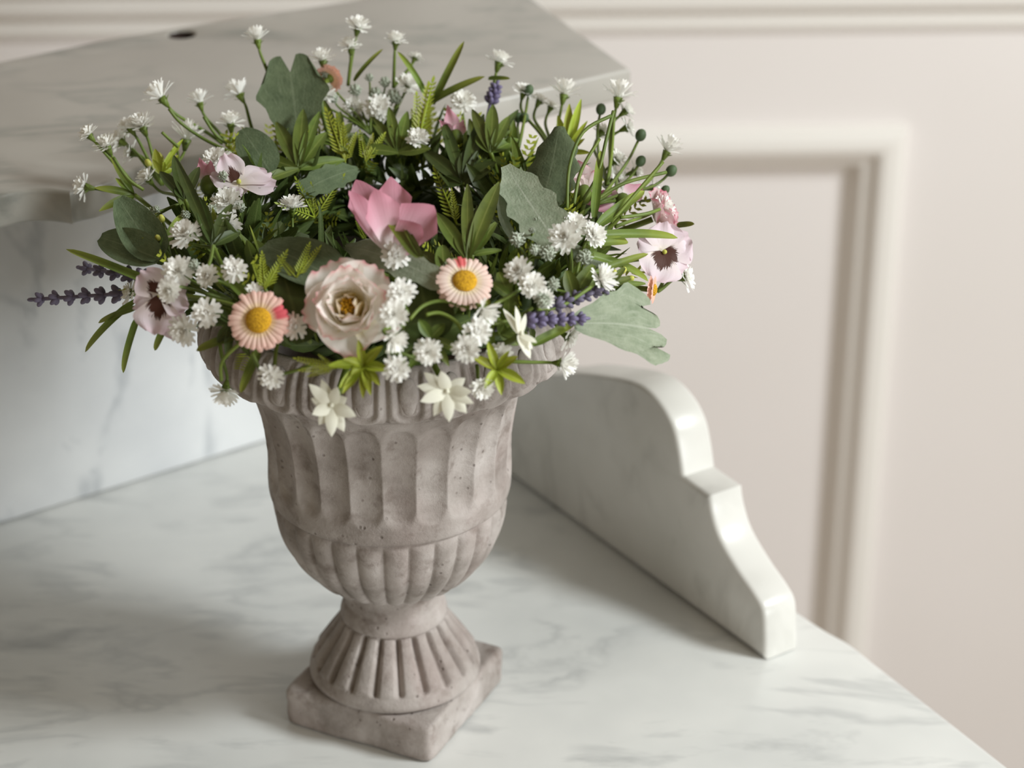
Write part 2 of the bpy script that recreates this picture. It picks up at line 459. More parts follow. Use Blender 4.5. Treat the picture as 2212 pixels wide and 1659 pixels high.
# worktop: right edge measured, the rest runs out of view
re_ = [xy(on_z(*q, Z0)) for q in ((1790, 1362), (1840, 1390), (1900, 1437), (2000, 1514), (2180, 1655))]
d_re = V((re_[-1][0] - re_[-2][0], re_[-1][1] - re_[-2][1], 0)).normalized()
front_r = V((*re_[-1], 0)) + d_re * 0.03
back_r = V((*re_[0], 0)) - dy * 0.41 - dx * 0.012
top_out = [xy(back_r)] + dense(re_, 4) + [xy(front_r), xy(front_r - dx * 0.012 + d_re * 0.012), xy(front_r - dx * 1.05 + d_re * 0.012), xy(back_r - dx * 1.05)]
splined('countertop', top_out, 0.024, M['marble_top'], V((0, 0, Z0 - 0.024)), X, Y, Z, 0.0035)
# upstand behind
UPH = 0.2465
splined('backsplash', [(-0.98, 0.0005), (0.03, 0.0005), (0.03, UPH), (-0.98, UPH)], 0.020, M['marble_back'], V((K.x, K.y, Z0)), dx, Z, dx.cross(Z) * 1.0 if dx.cross(Z).dot(dy) < 0 else -dx.cross(Z), 0.0015)
# side scroll
nb = Z.cross(dy); nb = nb if nb.dot(dx) > 0 else -nb
def br(x, y):
    p = on_plane(x, y, K, nb); return ((p - K).dot(dy), p.z - Z0)
hump = [(0.003, 0.058), (0.06, 0.058), (0.11, 0.064), (0.15, 0.082)] + [br(*q) for q in ((1195, 810), (1243, 806), (1300, 812), (1358, 823), (1397, 842), (1431, 880), (1455, 927), (1467, 980), (1474, 1030))]
step = [br(*q) for q in ((1532, 1071),)]
tail = [br(*q) for q in ((1532, 1071), (1538, 1112), (1556, 1168), (1595, 1235), (1628, 1283), (1648, 1322), (1652, 1375), (1652, 1426))]
bro = dense(hump, 5) + dense(tail, 5)
bro[-1] = (bro[-1][0], 0.0006); bro.append((0.003, 0.0006))
splined('side_scroll', bro, 0.0235, M['marble_side'], K.copy(), dy, Z, nb, 0.0028)
# shelf on the upstand
ZS, TS = Z0 + 0.265, 0.018
fr = [xy(on_z(*q, ZS - TS)) for q in ((-60, 506), (0, 495), (40, 486), (75, 481), (110, 481), (140, 485), (157, 488))]
fr2 = [xy(on_z(*q, ZS - TS)) for q in ((157, 488), (180, 480), (210, 473), (245, 461))]
cr = on_z(1362, 148, ZS)
fr3 = [xy(cr - dx * .10), xy(cr - dx * .03 - dy * .000), xy(cr)]
mid = [xy(on_z(*q, ZS)) for q in ((330, 352), (500, 325), (760, 270), (1000, 231))]
bk = [xy(on_z(1165, 0, ZS) - dy * .012 - dx * .0), xy(on_z(1130, -20, ZS)), xy(on_z(850, -14, ZS)), xy(on_z(260, 78, ZS)), xy(on_z(0, 140, ZS) - dx * .30)]
left_f = [xy(V((*fr[0], 0)) - dx * .28)]
outline = left_f + dense(fr, 4)[:-1] + dense(fr2, 4)[:-1] + dense([fr2[-1]] + mid, 3) + [fr3[-1]] + bk
hc_ = on_z(392, 73, ZS)
hole = [(hc_.x + 0.0078 * math.cos(a * PI / 12), hc_.y + 0.0078 * math.sin(a * PI / 12)) for a in range(24)]
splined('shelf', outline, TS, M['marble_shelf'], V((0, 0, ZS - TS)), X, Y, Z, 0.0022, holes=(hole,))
hm = MB(); ho = V(stand.location)
pts = []
for (r_, z) in ((0.0079, -0.0014), (0.0074, -0.004), (0.0072, -0.012), (0.0001, -0.012)):
    for i in range(24): pts.append(V((hc_.x + r_ * math.cos(i * PI / 12), hc_.y + r_ * math.sin(i * PI / 12), ZS + z)))
hm.grid(pts, 24, 4, wrap=True)
link('screw_hole', hm.mesh('screw_hole', M['brown'], True, ho), stand)['label'] = 'dark round screw hole in the shelf'
# cabinet that carries the slab
cb = MB()
c0 = V((*xy(front_r - dx * 1.03 - d_re * .02), 0)); c1 = V((*xy(front_r - dx * .04 - d_re * .03), 0)); c2 = V((*xy(back_r - dx * .045 + dy * .02), 0)); c3 = V((*xy(back_r - dx * 1.03 + dy * .02), 0))
box_mb(cb, [p + V((0, 0, 0.0)) for p in (c0, c1, c2, c3)] + [p + V((0, 0, Z0 - .0245)) for p in (c0, c1, c2, c3)])
link('cabinet', cb.mesh('cabinet', M['cabinet'], False, V(stand.location)), stand)

# ------------------------------------------------------------------ the urn
urn = thing('stone_urn', 'weathered grey-pink cement urn with fluted bowl on a square plinth, standing on the marble', 'urn', URN)
def crm(prof, n):
    return dense(prof, n)
def lathe(name, prof, seg, disp=None, closed=False):
    mb = MB(); pts = []; m = len(prof)
    for j, (r, z) in enumerate(prof):
        a = prof[max(0, j - 1)]; c = prof[min(m - 1, j + 1)]
        t = V((c[0] - a[0], c[1] - a[1])).normalized(); nr, nz = t.y, -t.x
        for i in range(seg):
            g = 2 * PI * i / seg
            d = disp(g, r, z, j / (m - 1)) if disp else 0
            wob = 0.00035 * noise.noise(V((math.cos(g) * r * 60, math.sin(g) * r * 60, z * 60)))
            rr = r + nr * (d + wob)
            pts.append(V((math.cos(g) * rr, math.sin(g) * rr, z + nz * d)))
    mb.grid(pts, seg, m, wrap=True)
    return link(name, mb.mesh(name, M['stone']), urn)
def sst(a, b, x):
    t = min(1, max(0, (x - a) / (b - a))); return t * t * (3 - 2 * t)
# angle of the camera as seen from the urn: feature phases are set against it
A0 = math.atan2(-URN.y, -URN.x)
def win(z, a, b, s=0.004): return sst(a, a + s, z) * (1 - sst(b - s, b, z))
def foot_d(g, r, z, t):
    k = abs((((g - A0) / (2 * PI) * 20 + 0.85) % 1) - 0.5) * 2     # 1 at groove
    return (-0.0030 * max(0, (k - 0.50) / 0.50) ** 1.5 + 0.0012 * (1 - k * k)) * win(z, 0.0295, 0.0565, 0.0025)
foot_p = dense([(0.030, 0.0200), (0.0400, 0.0203), (0.0415, 0.0216), (0.0438, 0.0226), (0.0445, 0.0252), (0.0432, 0.0285), (0.0420, 0.0308), (0.0395, 0.0345), (0.0345, 0.0420), (0.0300, 0.0485), (0.0268, 0.0545), (0.0258, 0.0570)], 6)
lathe('foot', foot_p, 400, foot_d)
col_p = dense([(0.0250, 0.0560), (0.0272, 0.0563), (0.0275, 0.0590), (0.0262, 0.0628), (0.0248, 0.0645), (0.0246, 0.0665), (0.0252, 0.0710), (0.0264, 0.0750), (0.0266, 0.0768), (0.0250, 0.0790)], 4)
lathe('collar', col_p, 160)
def reed_d(g, r, z, t):
    k = abs((((g - A0) / (2 * PI) * 28 + 0.35) % 1) - 0.5) * 2
    return (0.0034 * (math.sqrt(max(0, 1 - (k * 0.985) ** 2)) - 0.62)) * win(z, 0.0790, 0.1290, 0.005)
low_p = dense([(0.0240, 0.0765), (0.0290, 0.0780), (0.0370, 0.0835), (0.0435, 0.0900), (0.0490, 0.0970), (0.0528, 0.1040), (0.0556, 0.1120), (0.0572, 0.1200), (0.0578, 0.1270), (0.0570, 0.1305), (0.0560, 0.1320)], 6)
lathe('lower_bowl', low_p, 560, reed_d)
def flute_d(g, r, z, t):
    u = (((g - A0) / (2 * PI) * 24 + 0.23) % 1) - 0.5
    k = abs(u) * 2
    top = 0.1985 - 0.008 * k ** 3; bot = 0.1385 + 0.006 * k ** 3
    w_ = sst(bot, bot + 0.007, z) * (1 - sst(top - 0.007, top, z))
    cr_ = noise.noise(V((g * 9, z * 220, 3.3)))
    side = sst(0.88, 1.0, k) * w_
    return -0.0027 * (1 - k ** 2.2) * w_ - side * 0.0004 * max(0, cr_)
mid_p = dense([(0.0540, 0.1285), (0.0588, 0.1292), (0.0603, 0.1318), (0.0606, 0.1380), (0.0606, 0.1460), (0.0609, 0.1560), (0.0615, 0.1650), (0.0627, 0.1740), (0.0646, 0.1830), (0.0674, 0.1920), (0.0710, 0.1995), (0.0760, 0.2060), (0.0800, 0.2090)], 7)
lathe('fluted_bowl', mid_p, 720, flute_d)
NE = 27
lip_len = 0.0275
def lip_d(g, r, z, t):
    if r < 0.079: return 0
    u = ((((g - A0) / (2 * PI) * NE + 0.05) % 1) - 0.5) * (2 * PI * r / NE)
    y = (z - 0.2095) * 1.22 - 0.0098
    d = math.hypot(u, min(0, y) * 0.95)
    h = 0.0
    h += 0.0010 * math.exp(-((d - 0.0074) / 0.0015) ** 2)
    h -= 0.0012 * math.exp(-((d - 0.0050) / 0.0010) ** 2)
    h -= 0.0013 * math.exp(-((abs(u) - PI * r / NE) / 0.0011) ** 2)
    return h * (1 - sst(0.232, 0.236, z)) * sst(0.2070, 0.2095, z)
lip_p = dense([(0.0740, 0.2030), (0.0800, 0.2070), (0.0850, 0.2092), (0.0885, 0.2120), (0.0900, 0.2160), (0.0898, 0.2210), (0.0885, 0.2260), (0.0860, 0.2310), (0.0835, 0.2345), (0.0810, 0.2360), (0.0780, 0.2345), (0.0740, 0.2280), (0.0690, 0.2180), (0.0650, 0.2050), (0.0600, 0.1800), (0.0560, 0.1500), (0.0400, 0.1250), (0.0010, 0.1180)], 5)
lathe('rim', lip_p, 1080, lip_d)
em = MB(); em.blob(V((0, 0, 0)), Z, 0.0045, 0.0090, 14, 10)
em.v = [V((p.x * 0.55, p.y, p.z)) for p in em.v]
eme = em.mesh('egg', M['stone'])
for k in range(NE):
    g = A0 + (k + 0.45) / NE * 2 * PI
    rr = 0.0878
    m = Matrix.Rotation(g, 4, 'Z') @ Matrix.Translation((rr, 0, 0.2240)) @ Matrix.Rotation(math.radians(-12), 4, 'Y')
    link('egg', eme, urn, m)
# plinth with worn edges
pc = [on_z(605, 1560, Z0), on_z(915, 1650, Z0), on_z(1100, 1470, Z0)]
pang = math.atan2((pc[1] - pc[0]).y, (pc[1] - pc[0]).x)
def rsq(a, n_exp, half):        # rounded square outline
    c, s_ = math.cos(a), math.sin(a)
    k = (abs(c) ** n_exp + abs(s_) ** n_exp) ** (-1 / n_exp)
    return c * k * half, s_ * k * half
pb = MB(); pts = []
HP, TP = 0.0427, 0.0212
pprof = [(0.0, 0), (0.5, 0), (0.97, 0.0002), (0.992, 0.001), (1.0, 0.0025)] + [(1.0, 0.0025 + k * 0.0016) for k in range(1, 10)] + [(0.997, 0.0188), (0.985, 0.0203), (0.96, 0.0211)] + [(0.93 - k * 0.06, TP) for k in range(12)] + [(0.0, TP)]
NSEG = 288
for (k, z) in pprof:
    for i in range(NSEG):
        x, y = rsq(2 * PI * i / NSEG + PI / 4, 22, HP * k)
        q = V((x, y, z)) * 42
        n_ = (noise.noise(q) * 0.0009 + noise.noise(q * 3.7) * 0.0005) if 0.96 < k else 0
        zz = 0.0003 * noise.noise(q * 1.7 + V((5, 5, 5))) if z > 0.015 else 0
        r_ = math.hypot(x, y) or 1
        pts.append(V((x + x / r_ * n_, y + y / r_ * n_, z + zz + 0.0002)))
pb.grid(pts, NSEG, len(pprof), wrap=True)
pm_ = pb.mesh('plinth', M['stone'])
link('plinth', pm_, urn, Matrix.Rotation(pang, 4, 'Z'))

# ------------------------------------------------------------------ petals, leaves, small shapes
def sheet(L, Wd, shape, bend=0.0, tip=0.0, cup=0.0, ruf=0.0, rfreq=3.0, nu=7, nv=9, edge=None, a0=0.0, seed=0, fold=0.0, twist=0.0):
    """a petal or leaf: rooted at the origin, growing along +y, face towards +z.
    bend / tip curve it lengthwise, cup across, ruf ruffles its rim, edge(u) scales the length"""
    mb = MB(); rows = []; y = z = 0.0; ang = a0
    for j in range(nv):
        v = j / (nv - 1)
        rows.append((y, z, ang, v))
        ang += (bend + tip * max(0, v - 0.6) * 2.5) / (nv - 1)
        y += math.cos(ang) * L / (nv - 1); z += math.sin(ang) * L / (nv - 1)
    pts, uvs = [], []
    for (y, z, ang, v) in rows:
        hw = Wd / 2 * shape(v); tw = twist * v
        for i in range(nu):
            u = i / (nu - 1) * 2 - 1
            e = edge(u) if edge else 1.0
            x = u * hw
            n_ = cup * u * u * hw - fold * abs(u) * hw + ruf * v * v * math.sin(u * rfreq * PI + seed * 1.7) + ruf * 0.6 * v * math.sin(v * 5 + seed)
            yy = y + (e - 1) * L * v * v * math.cos(ang); zz = z + (e - 1) * L * v * v * math.sin(ang)
            q = V((x * math.cos(tw), yy - math.sin(ang) * n_, zz + math.cos(ang) * n_ + x * math.sin(tw)))
            pts.append(q); uvs.append((i / (nu - 1), v))
    mb.grid(pts, nu, nv, uvs)
    return mb
round_s = lambda v: max(0.06, (math.sin(PI * min(1, v * 0.86 + 0.06)) ** 0.55)) * (0.42 + 0.58 * min(1, v * 1.7)) 
lance_s = lambda v: max(0.04, math.sin(PI * (v * 0.93 + 0.05)) ** 0.8)
blade_s = lambda v: max(0.05, min(1, v * 3 + 0.55) * (1 - v ** 5) ** 0.6)
spat_s = lambda v: 0.22 + 0.78 * v ** 1.4
oval_s = lambda v: max(0.05, math.sin(PI * min(1, v ** 0.8 * 0.92 + 0.05)) ** 0.6)
fan_s = lambda v: max(0.07, (0.1 + 0.95 * v ** 0.7) * (1 - max(0, v - 0.9) * 2.2))

# white frilled blossom, three shapes shared by all copies; unit radius
def blossom_mesh(kind, seed):
    rnd = random.Random(seed); mb = MB()
    def ring(n, L, a, w, off, z):
        for k in range(n):
            g = 2 * PI * (k + off) / n + rnd.uniform(-.12, .12)
            l_ = L * rnd.uniform(0.86, 1.08)
            p = sheet(l_, w, spat_s, bend=rnd.uniform(-.5, .1), a0=a + rnd.uniform(-.12, .12), nu=5, nv=5,
                      edge=lambda u: 1.0 - 0.22 * (math.cos(u * 1.1 * PI) > 0.72) - 0.10 * (abs(u) > .95), cup=0.25)
            mb.add(p, Matrix.Translation((0, 0, z)) @ Matrix.Rotation(g, 4, 'Z') @ Matrix.Translation((0, 0.04, 0)))
    if kind == 'open':
        ring(9, 1.0, 0.20, 0.66, 0, 0.0); ring(8, 0.74, 0.66, 0.52, .4, 0.06); ring(6, 0.5, 1.1, 0.42, .2, 0.12)
    elif kind == 'full':
        ring(11, 1.0, 0.32, 0.58, 0, 0.0); ring(10, 0.95, 0.74, 0.54, .5, 0.05); ring(8, 0.85, 1.1, 0.46, .2, 0.1); ring(5, 0.75, 1.4, 0.4, .7, 0.1)
    else:
        ring(10, 1.25, 0.62, 0.5, 0, 0.0); ring(8, 1.3, 0.98, 0.46, .5, 0.03); ring(6, 1.25, 1.3, 0.42, .2, 0.05)
    for k in range(7):
        g = k * 2.4; r_ = 0.09 * math.sqrt(k)
        mb.blob(V((r_ * math.cos(g), r_ * math.sin(g), 0.28)), Z, 0.12, 0.2, 6, 4)
    return mb.mesh('blossom', M['white'])
BL = {k: [blossom_mesh(k, s_) for s_ in range(3)] for k in ('open', 'full', 'shut')}
cm = MB(); cm.tube([V((0, 0, -0.62)), V((0, 0, -0.3)), V((0, 0, 0.06))], lambda t: 0.12 + 0.2 * t, 7)
for k in range(5):
    cm.add(sheet(0.5, 0.22, lance_s, bend=-.5, a0=0.9, nu=3, nv=4), Matrix.Translation((0, 0, -0.3)) @ Matrix.Rotation(k * 1.257, 4, 'Z') @ Matrix.Translation((0, .15, 0)))
CALYX = cm.mesh('calyx', M['stem'])
def snow_mesh(seed):
    rnd = random.Random(seed); mb = MB()
    for k in range(46):
        a = math.acos(1 - 2 * (k + .5) / 46); g = k * 2.4
        n_ = V((math.sin(a) * math.cos(g), math.sin(a) * math.sin(g), math.cos(a)))
        c = n_ * rnd.uniform(0.55, 0.85)
        mb.blob(c, (n_ + V((rnd.uniform(-.8, .8), rnd.uniform(-.8, .8), rnd.uniform(-.8, .8)))), 0.13, 0.3, 4, 3, 0.3)
    mb.blob(V(), Z, 0.6, 0.6, 8, 6)
    return mb.mesh('seed_head', M['snow'])
SNOW = [snow_mesh(s_) for s_ in range(2)]
gm = MB(); gm.blob(V(), Z, 0.85, 1.0, 10, 8)
for k in range(5): gm.add(sheet(1.1, 0.5, lance_s, bend=0.9, a0=0.9, nu=3, nv=4), Matrix.Translation((0, 0, -0.9)) @ Matrix.Rotation(k * 1.257, 4, 'Z') @ Matrix.Translation((0, .25, 0)))
GREENB = gm.mesh('green_bud', M['seed'])
ym = MB(); ym.blob(V(), Z, 0.75, 1.0, 8, 6)
YBUD = ym.mesh('yellow_bud', M['yellow_bud'])

def sprig(label, base, items, name='blossom_sprig', cat='flower', group='white blossom sprigs in the urn', srad=0.00085, lift=0.0):
    """items: (x, y, radius_px, kind, face(right, up, towards), push)"""
    pos = []
    for it in items:
        x, y, r, kind = it[:4]
        push = it[5] if len(it) > 5 else 0.006
        pos.append(hit(x, y, push))
    if base: b = hit(base[0], base[1], -0.008)
    else:
        c = sum(pos, V()) / len(pos); b = core(c, 0.006)
    t = thing(name, label, cat, b, group)
    st = MB()
    for it, p in zip(items, pos):
        p_ = it[5] if len(it) > 5 else .006
        x, y, r, kind = it[:4]; r = r * scale_at(p) * ((1.14 if p_ >= .004 else 1.32) * (1.12 if kind == 'shut' else 1) if kind in BL else 1.1)
        f = it[4] if len(it) > 4 and it[4] else None
        auto = ((p - b).normalized() * 0.8 + out_normal(p) * 0.5 + V((0, 0, .25))).normalized()
        face = view(*f) if f else (auto + view(0, 0.2, 0.75) * 0.9).normalized()
        if kind in BL:
            k_ = int(x * 7 + y) % 3
            m = frame(p, face, V((math.cos(x), math.sin(y), .3))) @ Matrix.Diagonal((r, r, r, 1))
            o = link('blossom', BL[kind][k_], t, Matrix.Translation(-b) @ m)
            cx = link('calyx', CALYX, o)
            end = p - face * r * 0.6
        elif kind == 'snow':
            link('seed_head', SNOW[int(x) % 2], t, Matrix.Translation(-b) @ frame(p, face) @ Matrix.Diagonal((r, r, r, 1))); end = p - face * r * .6
        elif kind == 'green':
            link('green_bud', GREENB, t, Matrix.Translation(-b) @ frame(p, face) @ Matrix.Diagonal((r, r, r, 1))); end = p - face * r * .8
        else:
            link('yellow_bud', YBUD, t, Matrix.Translation(-b) @ frame(p, face) @ Matrix.Diagonal((r, r, r, 1))); end = p - face * r * .8
        d = (end - b).length
        mid = b + (end - b) * 0.45 + out_normal(end) * d * 0.08
        path = bez(b, mid, end - face * d * 0.25, end, 12)
        st.tube(path, lambda q: srad * (1.15 - 0.3 * q), 5)
    link('stem', st.mesh('stem', M['stem'], True, b), t)
    return t

def stem_to(t, b, end, face, rad=0.0012, mat='stem'):
    d = (end - b).length
    mb = MB(); mb.tube(bez(b, b + (end - b) * .4 + V((0, 0, d * .1)), end - face * d * .35, end, 10), rad, 6)
    return link('stem', mb.mesh('stem', M[mat], True, V(t.location)), t)

# ------------------------------------------------------------------ the wreath that fills the rim
wreath = thing('leafy_wreath', 'dense ring of dark green leaves and wires lying on the rim of the urn', 'wreath', WC)
rb = MB()
for s_ in range(9):
    ph = s_ * 2 * PI / 9; path = []
    for i in range(121):
        a = 2 * PI * i / 120; w_ = ph + a * 6
        k = 0.011 + 0.003 * math.sin(a * 5 + s_)
        path.append(V(((0.071 + k * math.cos(w_)) * math.cos(a), (0.071 + k * math.cos(w_)) * math.sin(a), k * 0.8 * math.sin(w_) + 0.002)))
    rb.tube(path, 0.0032, 6, False)
link('ring', rb.mesh('ring', M['stem_dark']), wreath)
LM = {}
def leafmesh(key):
    kind, mat, s_ = key
    if key not in LM:
        if kind == 'lance': mb = sheet(1, 0.27, lance_s, bend=-0.5 + 0.25 * s_, cup=0.35, nu=5, nv=8, seed=s_)
        elif kind == 'oval': mb = sheet(1, 0.50, oval_s, bend=-0.7 + 0.3 * s_, cup=0.3, ruf=0.02, nu=5, nv=7, seed=s_)
        else: mb = sheet(1, 0.085, blade_s, bend=-0.9 + 0.5 * s_, cup=0.3, nu=3, nv=9, seed=s_)
        LM[key] = mb.mesh('leaf', M[mat])
    return LM[key]
rl = random.Random(11)
extra = {'leaf_dark': MB(), 'leaf': MB(), 'lime': MB()}
for n_ in range(1250):
    th = rl.uniform(0, 2 * PI); ph = rl.uniform(0.05, 3.4) if n_ < 290 else rl.uniform(0.0, 3.5)
    rad = V((math.cos(th), math.sin(th), 0))
    nrm = rad * math.cos(ph) + V((0, 0, 1)) * math.sin(ph)
    tan = V((-math.sin(th), math.cos(th), 0))
    pos = rad * (WR - .008) + V((rad.x * WA * .42 * math.cos(ph), rad.y * WA * .42 * math.cos(ph), 0.004 + WB * .5 * math.sin(ph)))
    d = (nrm + tan * rl.uniform(-1.0, 1.0) + V((0, 0, rl.uniform(.1, .7)))).normalized()
    face = (nrm + V((rl.uniform(-.6, .6), rl.uniform(-.6, .6), rl.uniform(0, .8)))).normalized()
    r_ = rl.random()
    if r_ < 0.55: kind, L = 'lance', rl.uniform(.020, .032)
    elif r_ < 0.72: kind, L = 'oval', rl.uniform(.016, .024)
    else: kind, L = 'blade', rl.uniform(.024, .036)
    mat = rl.choice(['leaf_dark', 'leaf', 'leaf', 'leaf_dark', 'leaf']) if kind != 'blade' else rl.choice(['blade', 'leaf', 'leaf_dark'])
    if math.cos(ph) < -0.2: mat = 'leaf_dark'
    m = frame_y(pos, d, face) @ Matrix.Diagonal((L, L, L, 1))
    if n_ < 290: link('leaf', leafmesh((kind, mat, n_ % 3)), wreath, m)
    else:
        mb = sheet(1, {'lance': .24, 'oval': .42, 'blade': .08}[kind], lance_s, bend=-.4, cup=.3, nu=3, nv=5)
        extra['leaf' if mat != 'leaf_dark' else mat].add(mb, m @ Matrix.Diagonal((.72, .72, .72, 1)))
for n_ in range(70):            # feathery bits deep between the leaves
    th = rl.uniform(0, 2 * PI); ph = rl.uniform(0.1, 3.0)
    rad = V((math.cos(th), math.sin(th), 0)); nrm = rad * math.cos(ph) + Z * math.sin(ph)
    pos = rad * WR + nrm * 0.028
    d = (nrm + V((rl.uniform(-.8, .8), rl.uniform(-.8, .8), rl.uniform(0, .6)))).normalized()
    m = frame_y(pos, d, nrm.cross(d) + V((0, 0, .1))) @ Matrix.Diagonal((.026, .026, .026, 1))
    for j in range(7):
        for s_ in (-1, 1):
            extra['lime'].add(sheet(0.26 * (1 - j * .09), .07, lance_s, nu=3, nv=3), m @ Matrix.Translation((0, .15 + j * .12, 0)) @ Matrix.Rotation(-s_ * 0.95, 4, 'Z'))
for k, mb in extra.items():
    o = link('small_foliage', mb.mesh('small_foliage', M[k]), wreath); o['kind'] = 'stuff'

# ------------------------------------------------------------------ single leaves and grass
def leaf3d(name, label, cat, bp, tip, w, mat, shape, group=None, bend=-0.3, face=(0, .3, 1), nu=7, nv=12, parent=None, pb_=0.0, pt=0.004, **kw):
    b = hit(bp[0], bp[1], pb_); e = hit(tip[0], tip[1], pt)
    # keep the tip at a believable distance from the base: never more than 1.2x its seen length in depth
    s_ = scale_at(b); seen = math.hypot(tip[0] - bp[0], tip[1] - bp[1]) * s_
    dd = (e - b).dot(FW)
    lim = 0.8 * seen
    if abs(dd) > lim:
        r_ = ray(*tip); t_ = ((b - CAM).dot(FW) + math.copysign(lim, dd)) / r_.dot(FW); e = CAM + r_ * t_
    L = (e - b).length
    mb = sheet(L * (1 + abs(bend) * .04), w * s_, shape, bend=bend, a0=-bend / 2, nu=nu, nv=nv, **kw)
    t = parent
    m = frame_y(b, e - b, view(*face))
    if t is None:
        t = link(name, mb.mesh(name, M[mat]), None, m)
        t['label'] = label; t['category'] = cat
        if group: t['group'] = group
        return t
    return link(name, mb.mesh(name, M[mat]), t, Matrix.Translation(-V(t.location)) @ m)

lob = lambda n_, a: (lambda u: 1 - a * (0.5 + 0.5 * math.cos(u * PI * n_)) ** 3 - 0.10 * u * u)
sage_s = lambda v: max(0.06, min(1.0, 0.16 + 1.15 * v ** 0.85) * (1 + 0.05 * math.sin(v * 21)) * (1 - max(0, v - .82) * 1.6))
jag_s = lambda v: max(0.05, (0.25 + 0.85 * math.sin(PI * min(1, v * .85 + .12)) ** .8) * (1 + .13 * math.sin(v * 26)) * (1 - max(0, v - .85) * 3))
SG = 'felted sage leaves around the wreath'
for lab, bp, tip, w, mat, shp, kw in [
    ('large pale sage felted leaf with a lobed end, hanging out at the right rim', (1238, 700), (1436, 716), 205, 'sage', sage_s, dict(edge=lob(3, .22), cup=.12, ruf=.0008, bend=-.5, nu=17, nv=18, face=(.1, .5, 1), pb_=.01, pt=.012)),
    ('large dark felted leaf standing upright at the back left of the bouquet', (650, 335), (622, 116), 158, 'sage_dark', sage_s, dict(edge=lob(2, .2), cup=.15, bend=-.2, nu=15, nv=16, pb_=-.004, pt=-.004)),
    ('upright dusty green leaf at the right, behind the pale diagonal leaf', (1170, 440), (1208, 275), 104, 'sage_dark', jag_s, dict(cup=-.3, bend=.3, nu=9, nv=16, face=(-.3, .2, 1))),
    ('pale torn-edged felted leaf lying diagonally in the right of the bouquet', (1215, 540), (1093, 360), 100, 'sage', jag_s, dict(cup=.1, bend=.2, nu=9, nv=18, face=(-.1, .6, 1), pb_=.016, pt=.014)),
    ('wavy pale sage leaf curling above the cream rose', (960, 612), (742, 528), 66, 'sage', jag_s, dict(bend=-.7, nu=9, nv=18, ruf=.0012, pb_=.014, pt=.012)),
    ('broad dark felted leaf at the far left, topmost of two', (345, 560), (258, 432), 96, 'sage_dark', oval_s, dict(bend=.4, cup=.2, pb_=.006)),
    ('rounded dark felted leaf at the far left, under the broader one', (345, 560), (216, 512), 86, 'sage_dark', oval_s, dict(bend=-.3, cup=.2, pb_=.006)),
    ('wide grey-green leaf lying flat above the cream rose, left of the wavy one', (735, 610), (570, 528), 128, 'sage_dark', oval_s, dict(bend=-.3, cup=.15, face=(0, .7, 1), pb_=.006, pt=.004)),
    ('small grey-green leaf pointing right above the pink bud', (650, 415), (775, 362), 58, 'sage_dark', jag_s, dict(bend=-.6, pb_=.006)),
    ('rounded grey-green leaf right of the upper left pansy', (585, 372), (522, 278), 84, 'sage_dark', oval_s, dict(bend=-.4, pb_=.006)),
    ('dark broad leaf behind the right-hand daisy', (935, 735), (905, 600), 118, 'leaf_dark', oval_s, dict(bend=-.3, pb_=.004)),
    ('dark broad leaf under the curved stems right of the cream rose', (860, 770), (1015, 690), 96, 'leaf_dark', oval_s, dict(bend=-.3, pb_=.004)),
    ('dark green leaf between the left daisy and the cream rose', (655, 740), (612, 590), 90, 'leaf_dark', oval_s, dict(bend=-.3, pb_=.004)),
    ('narrow curled pale leaf standing in the dark middle of the wreath', (1105, 520), (1075, 410), 36, 'sage', jag_s, dict(bend=.9, cup=.8, face=(1, .2, .6), pb_=.006)),
    ('small bleached leaf in front of the grass at the right', (1330, 600), (1225, 530), 46, 'sage', oval_s, dict(bend=.4)),
]:
    leaf3d('felted_leaf' if 'sage' in mat else 'broad_leaf', lab, 'leaf', bp, tip, w, mat, shp, SG if 'sage' in mat else 'dark broad leaves behind the flowers', **kw)

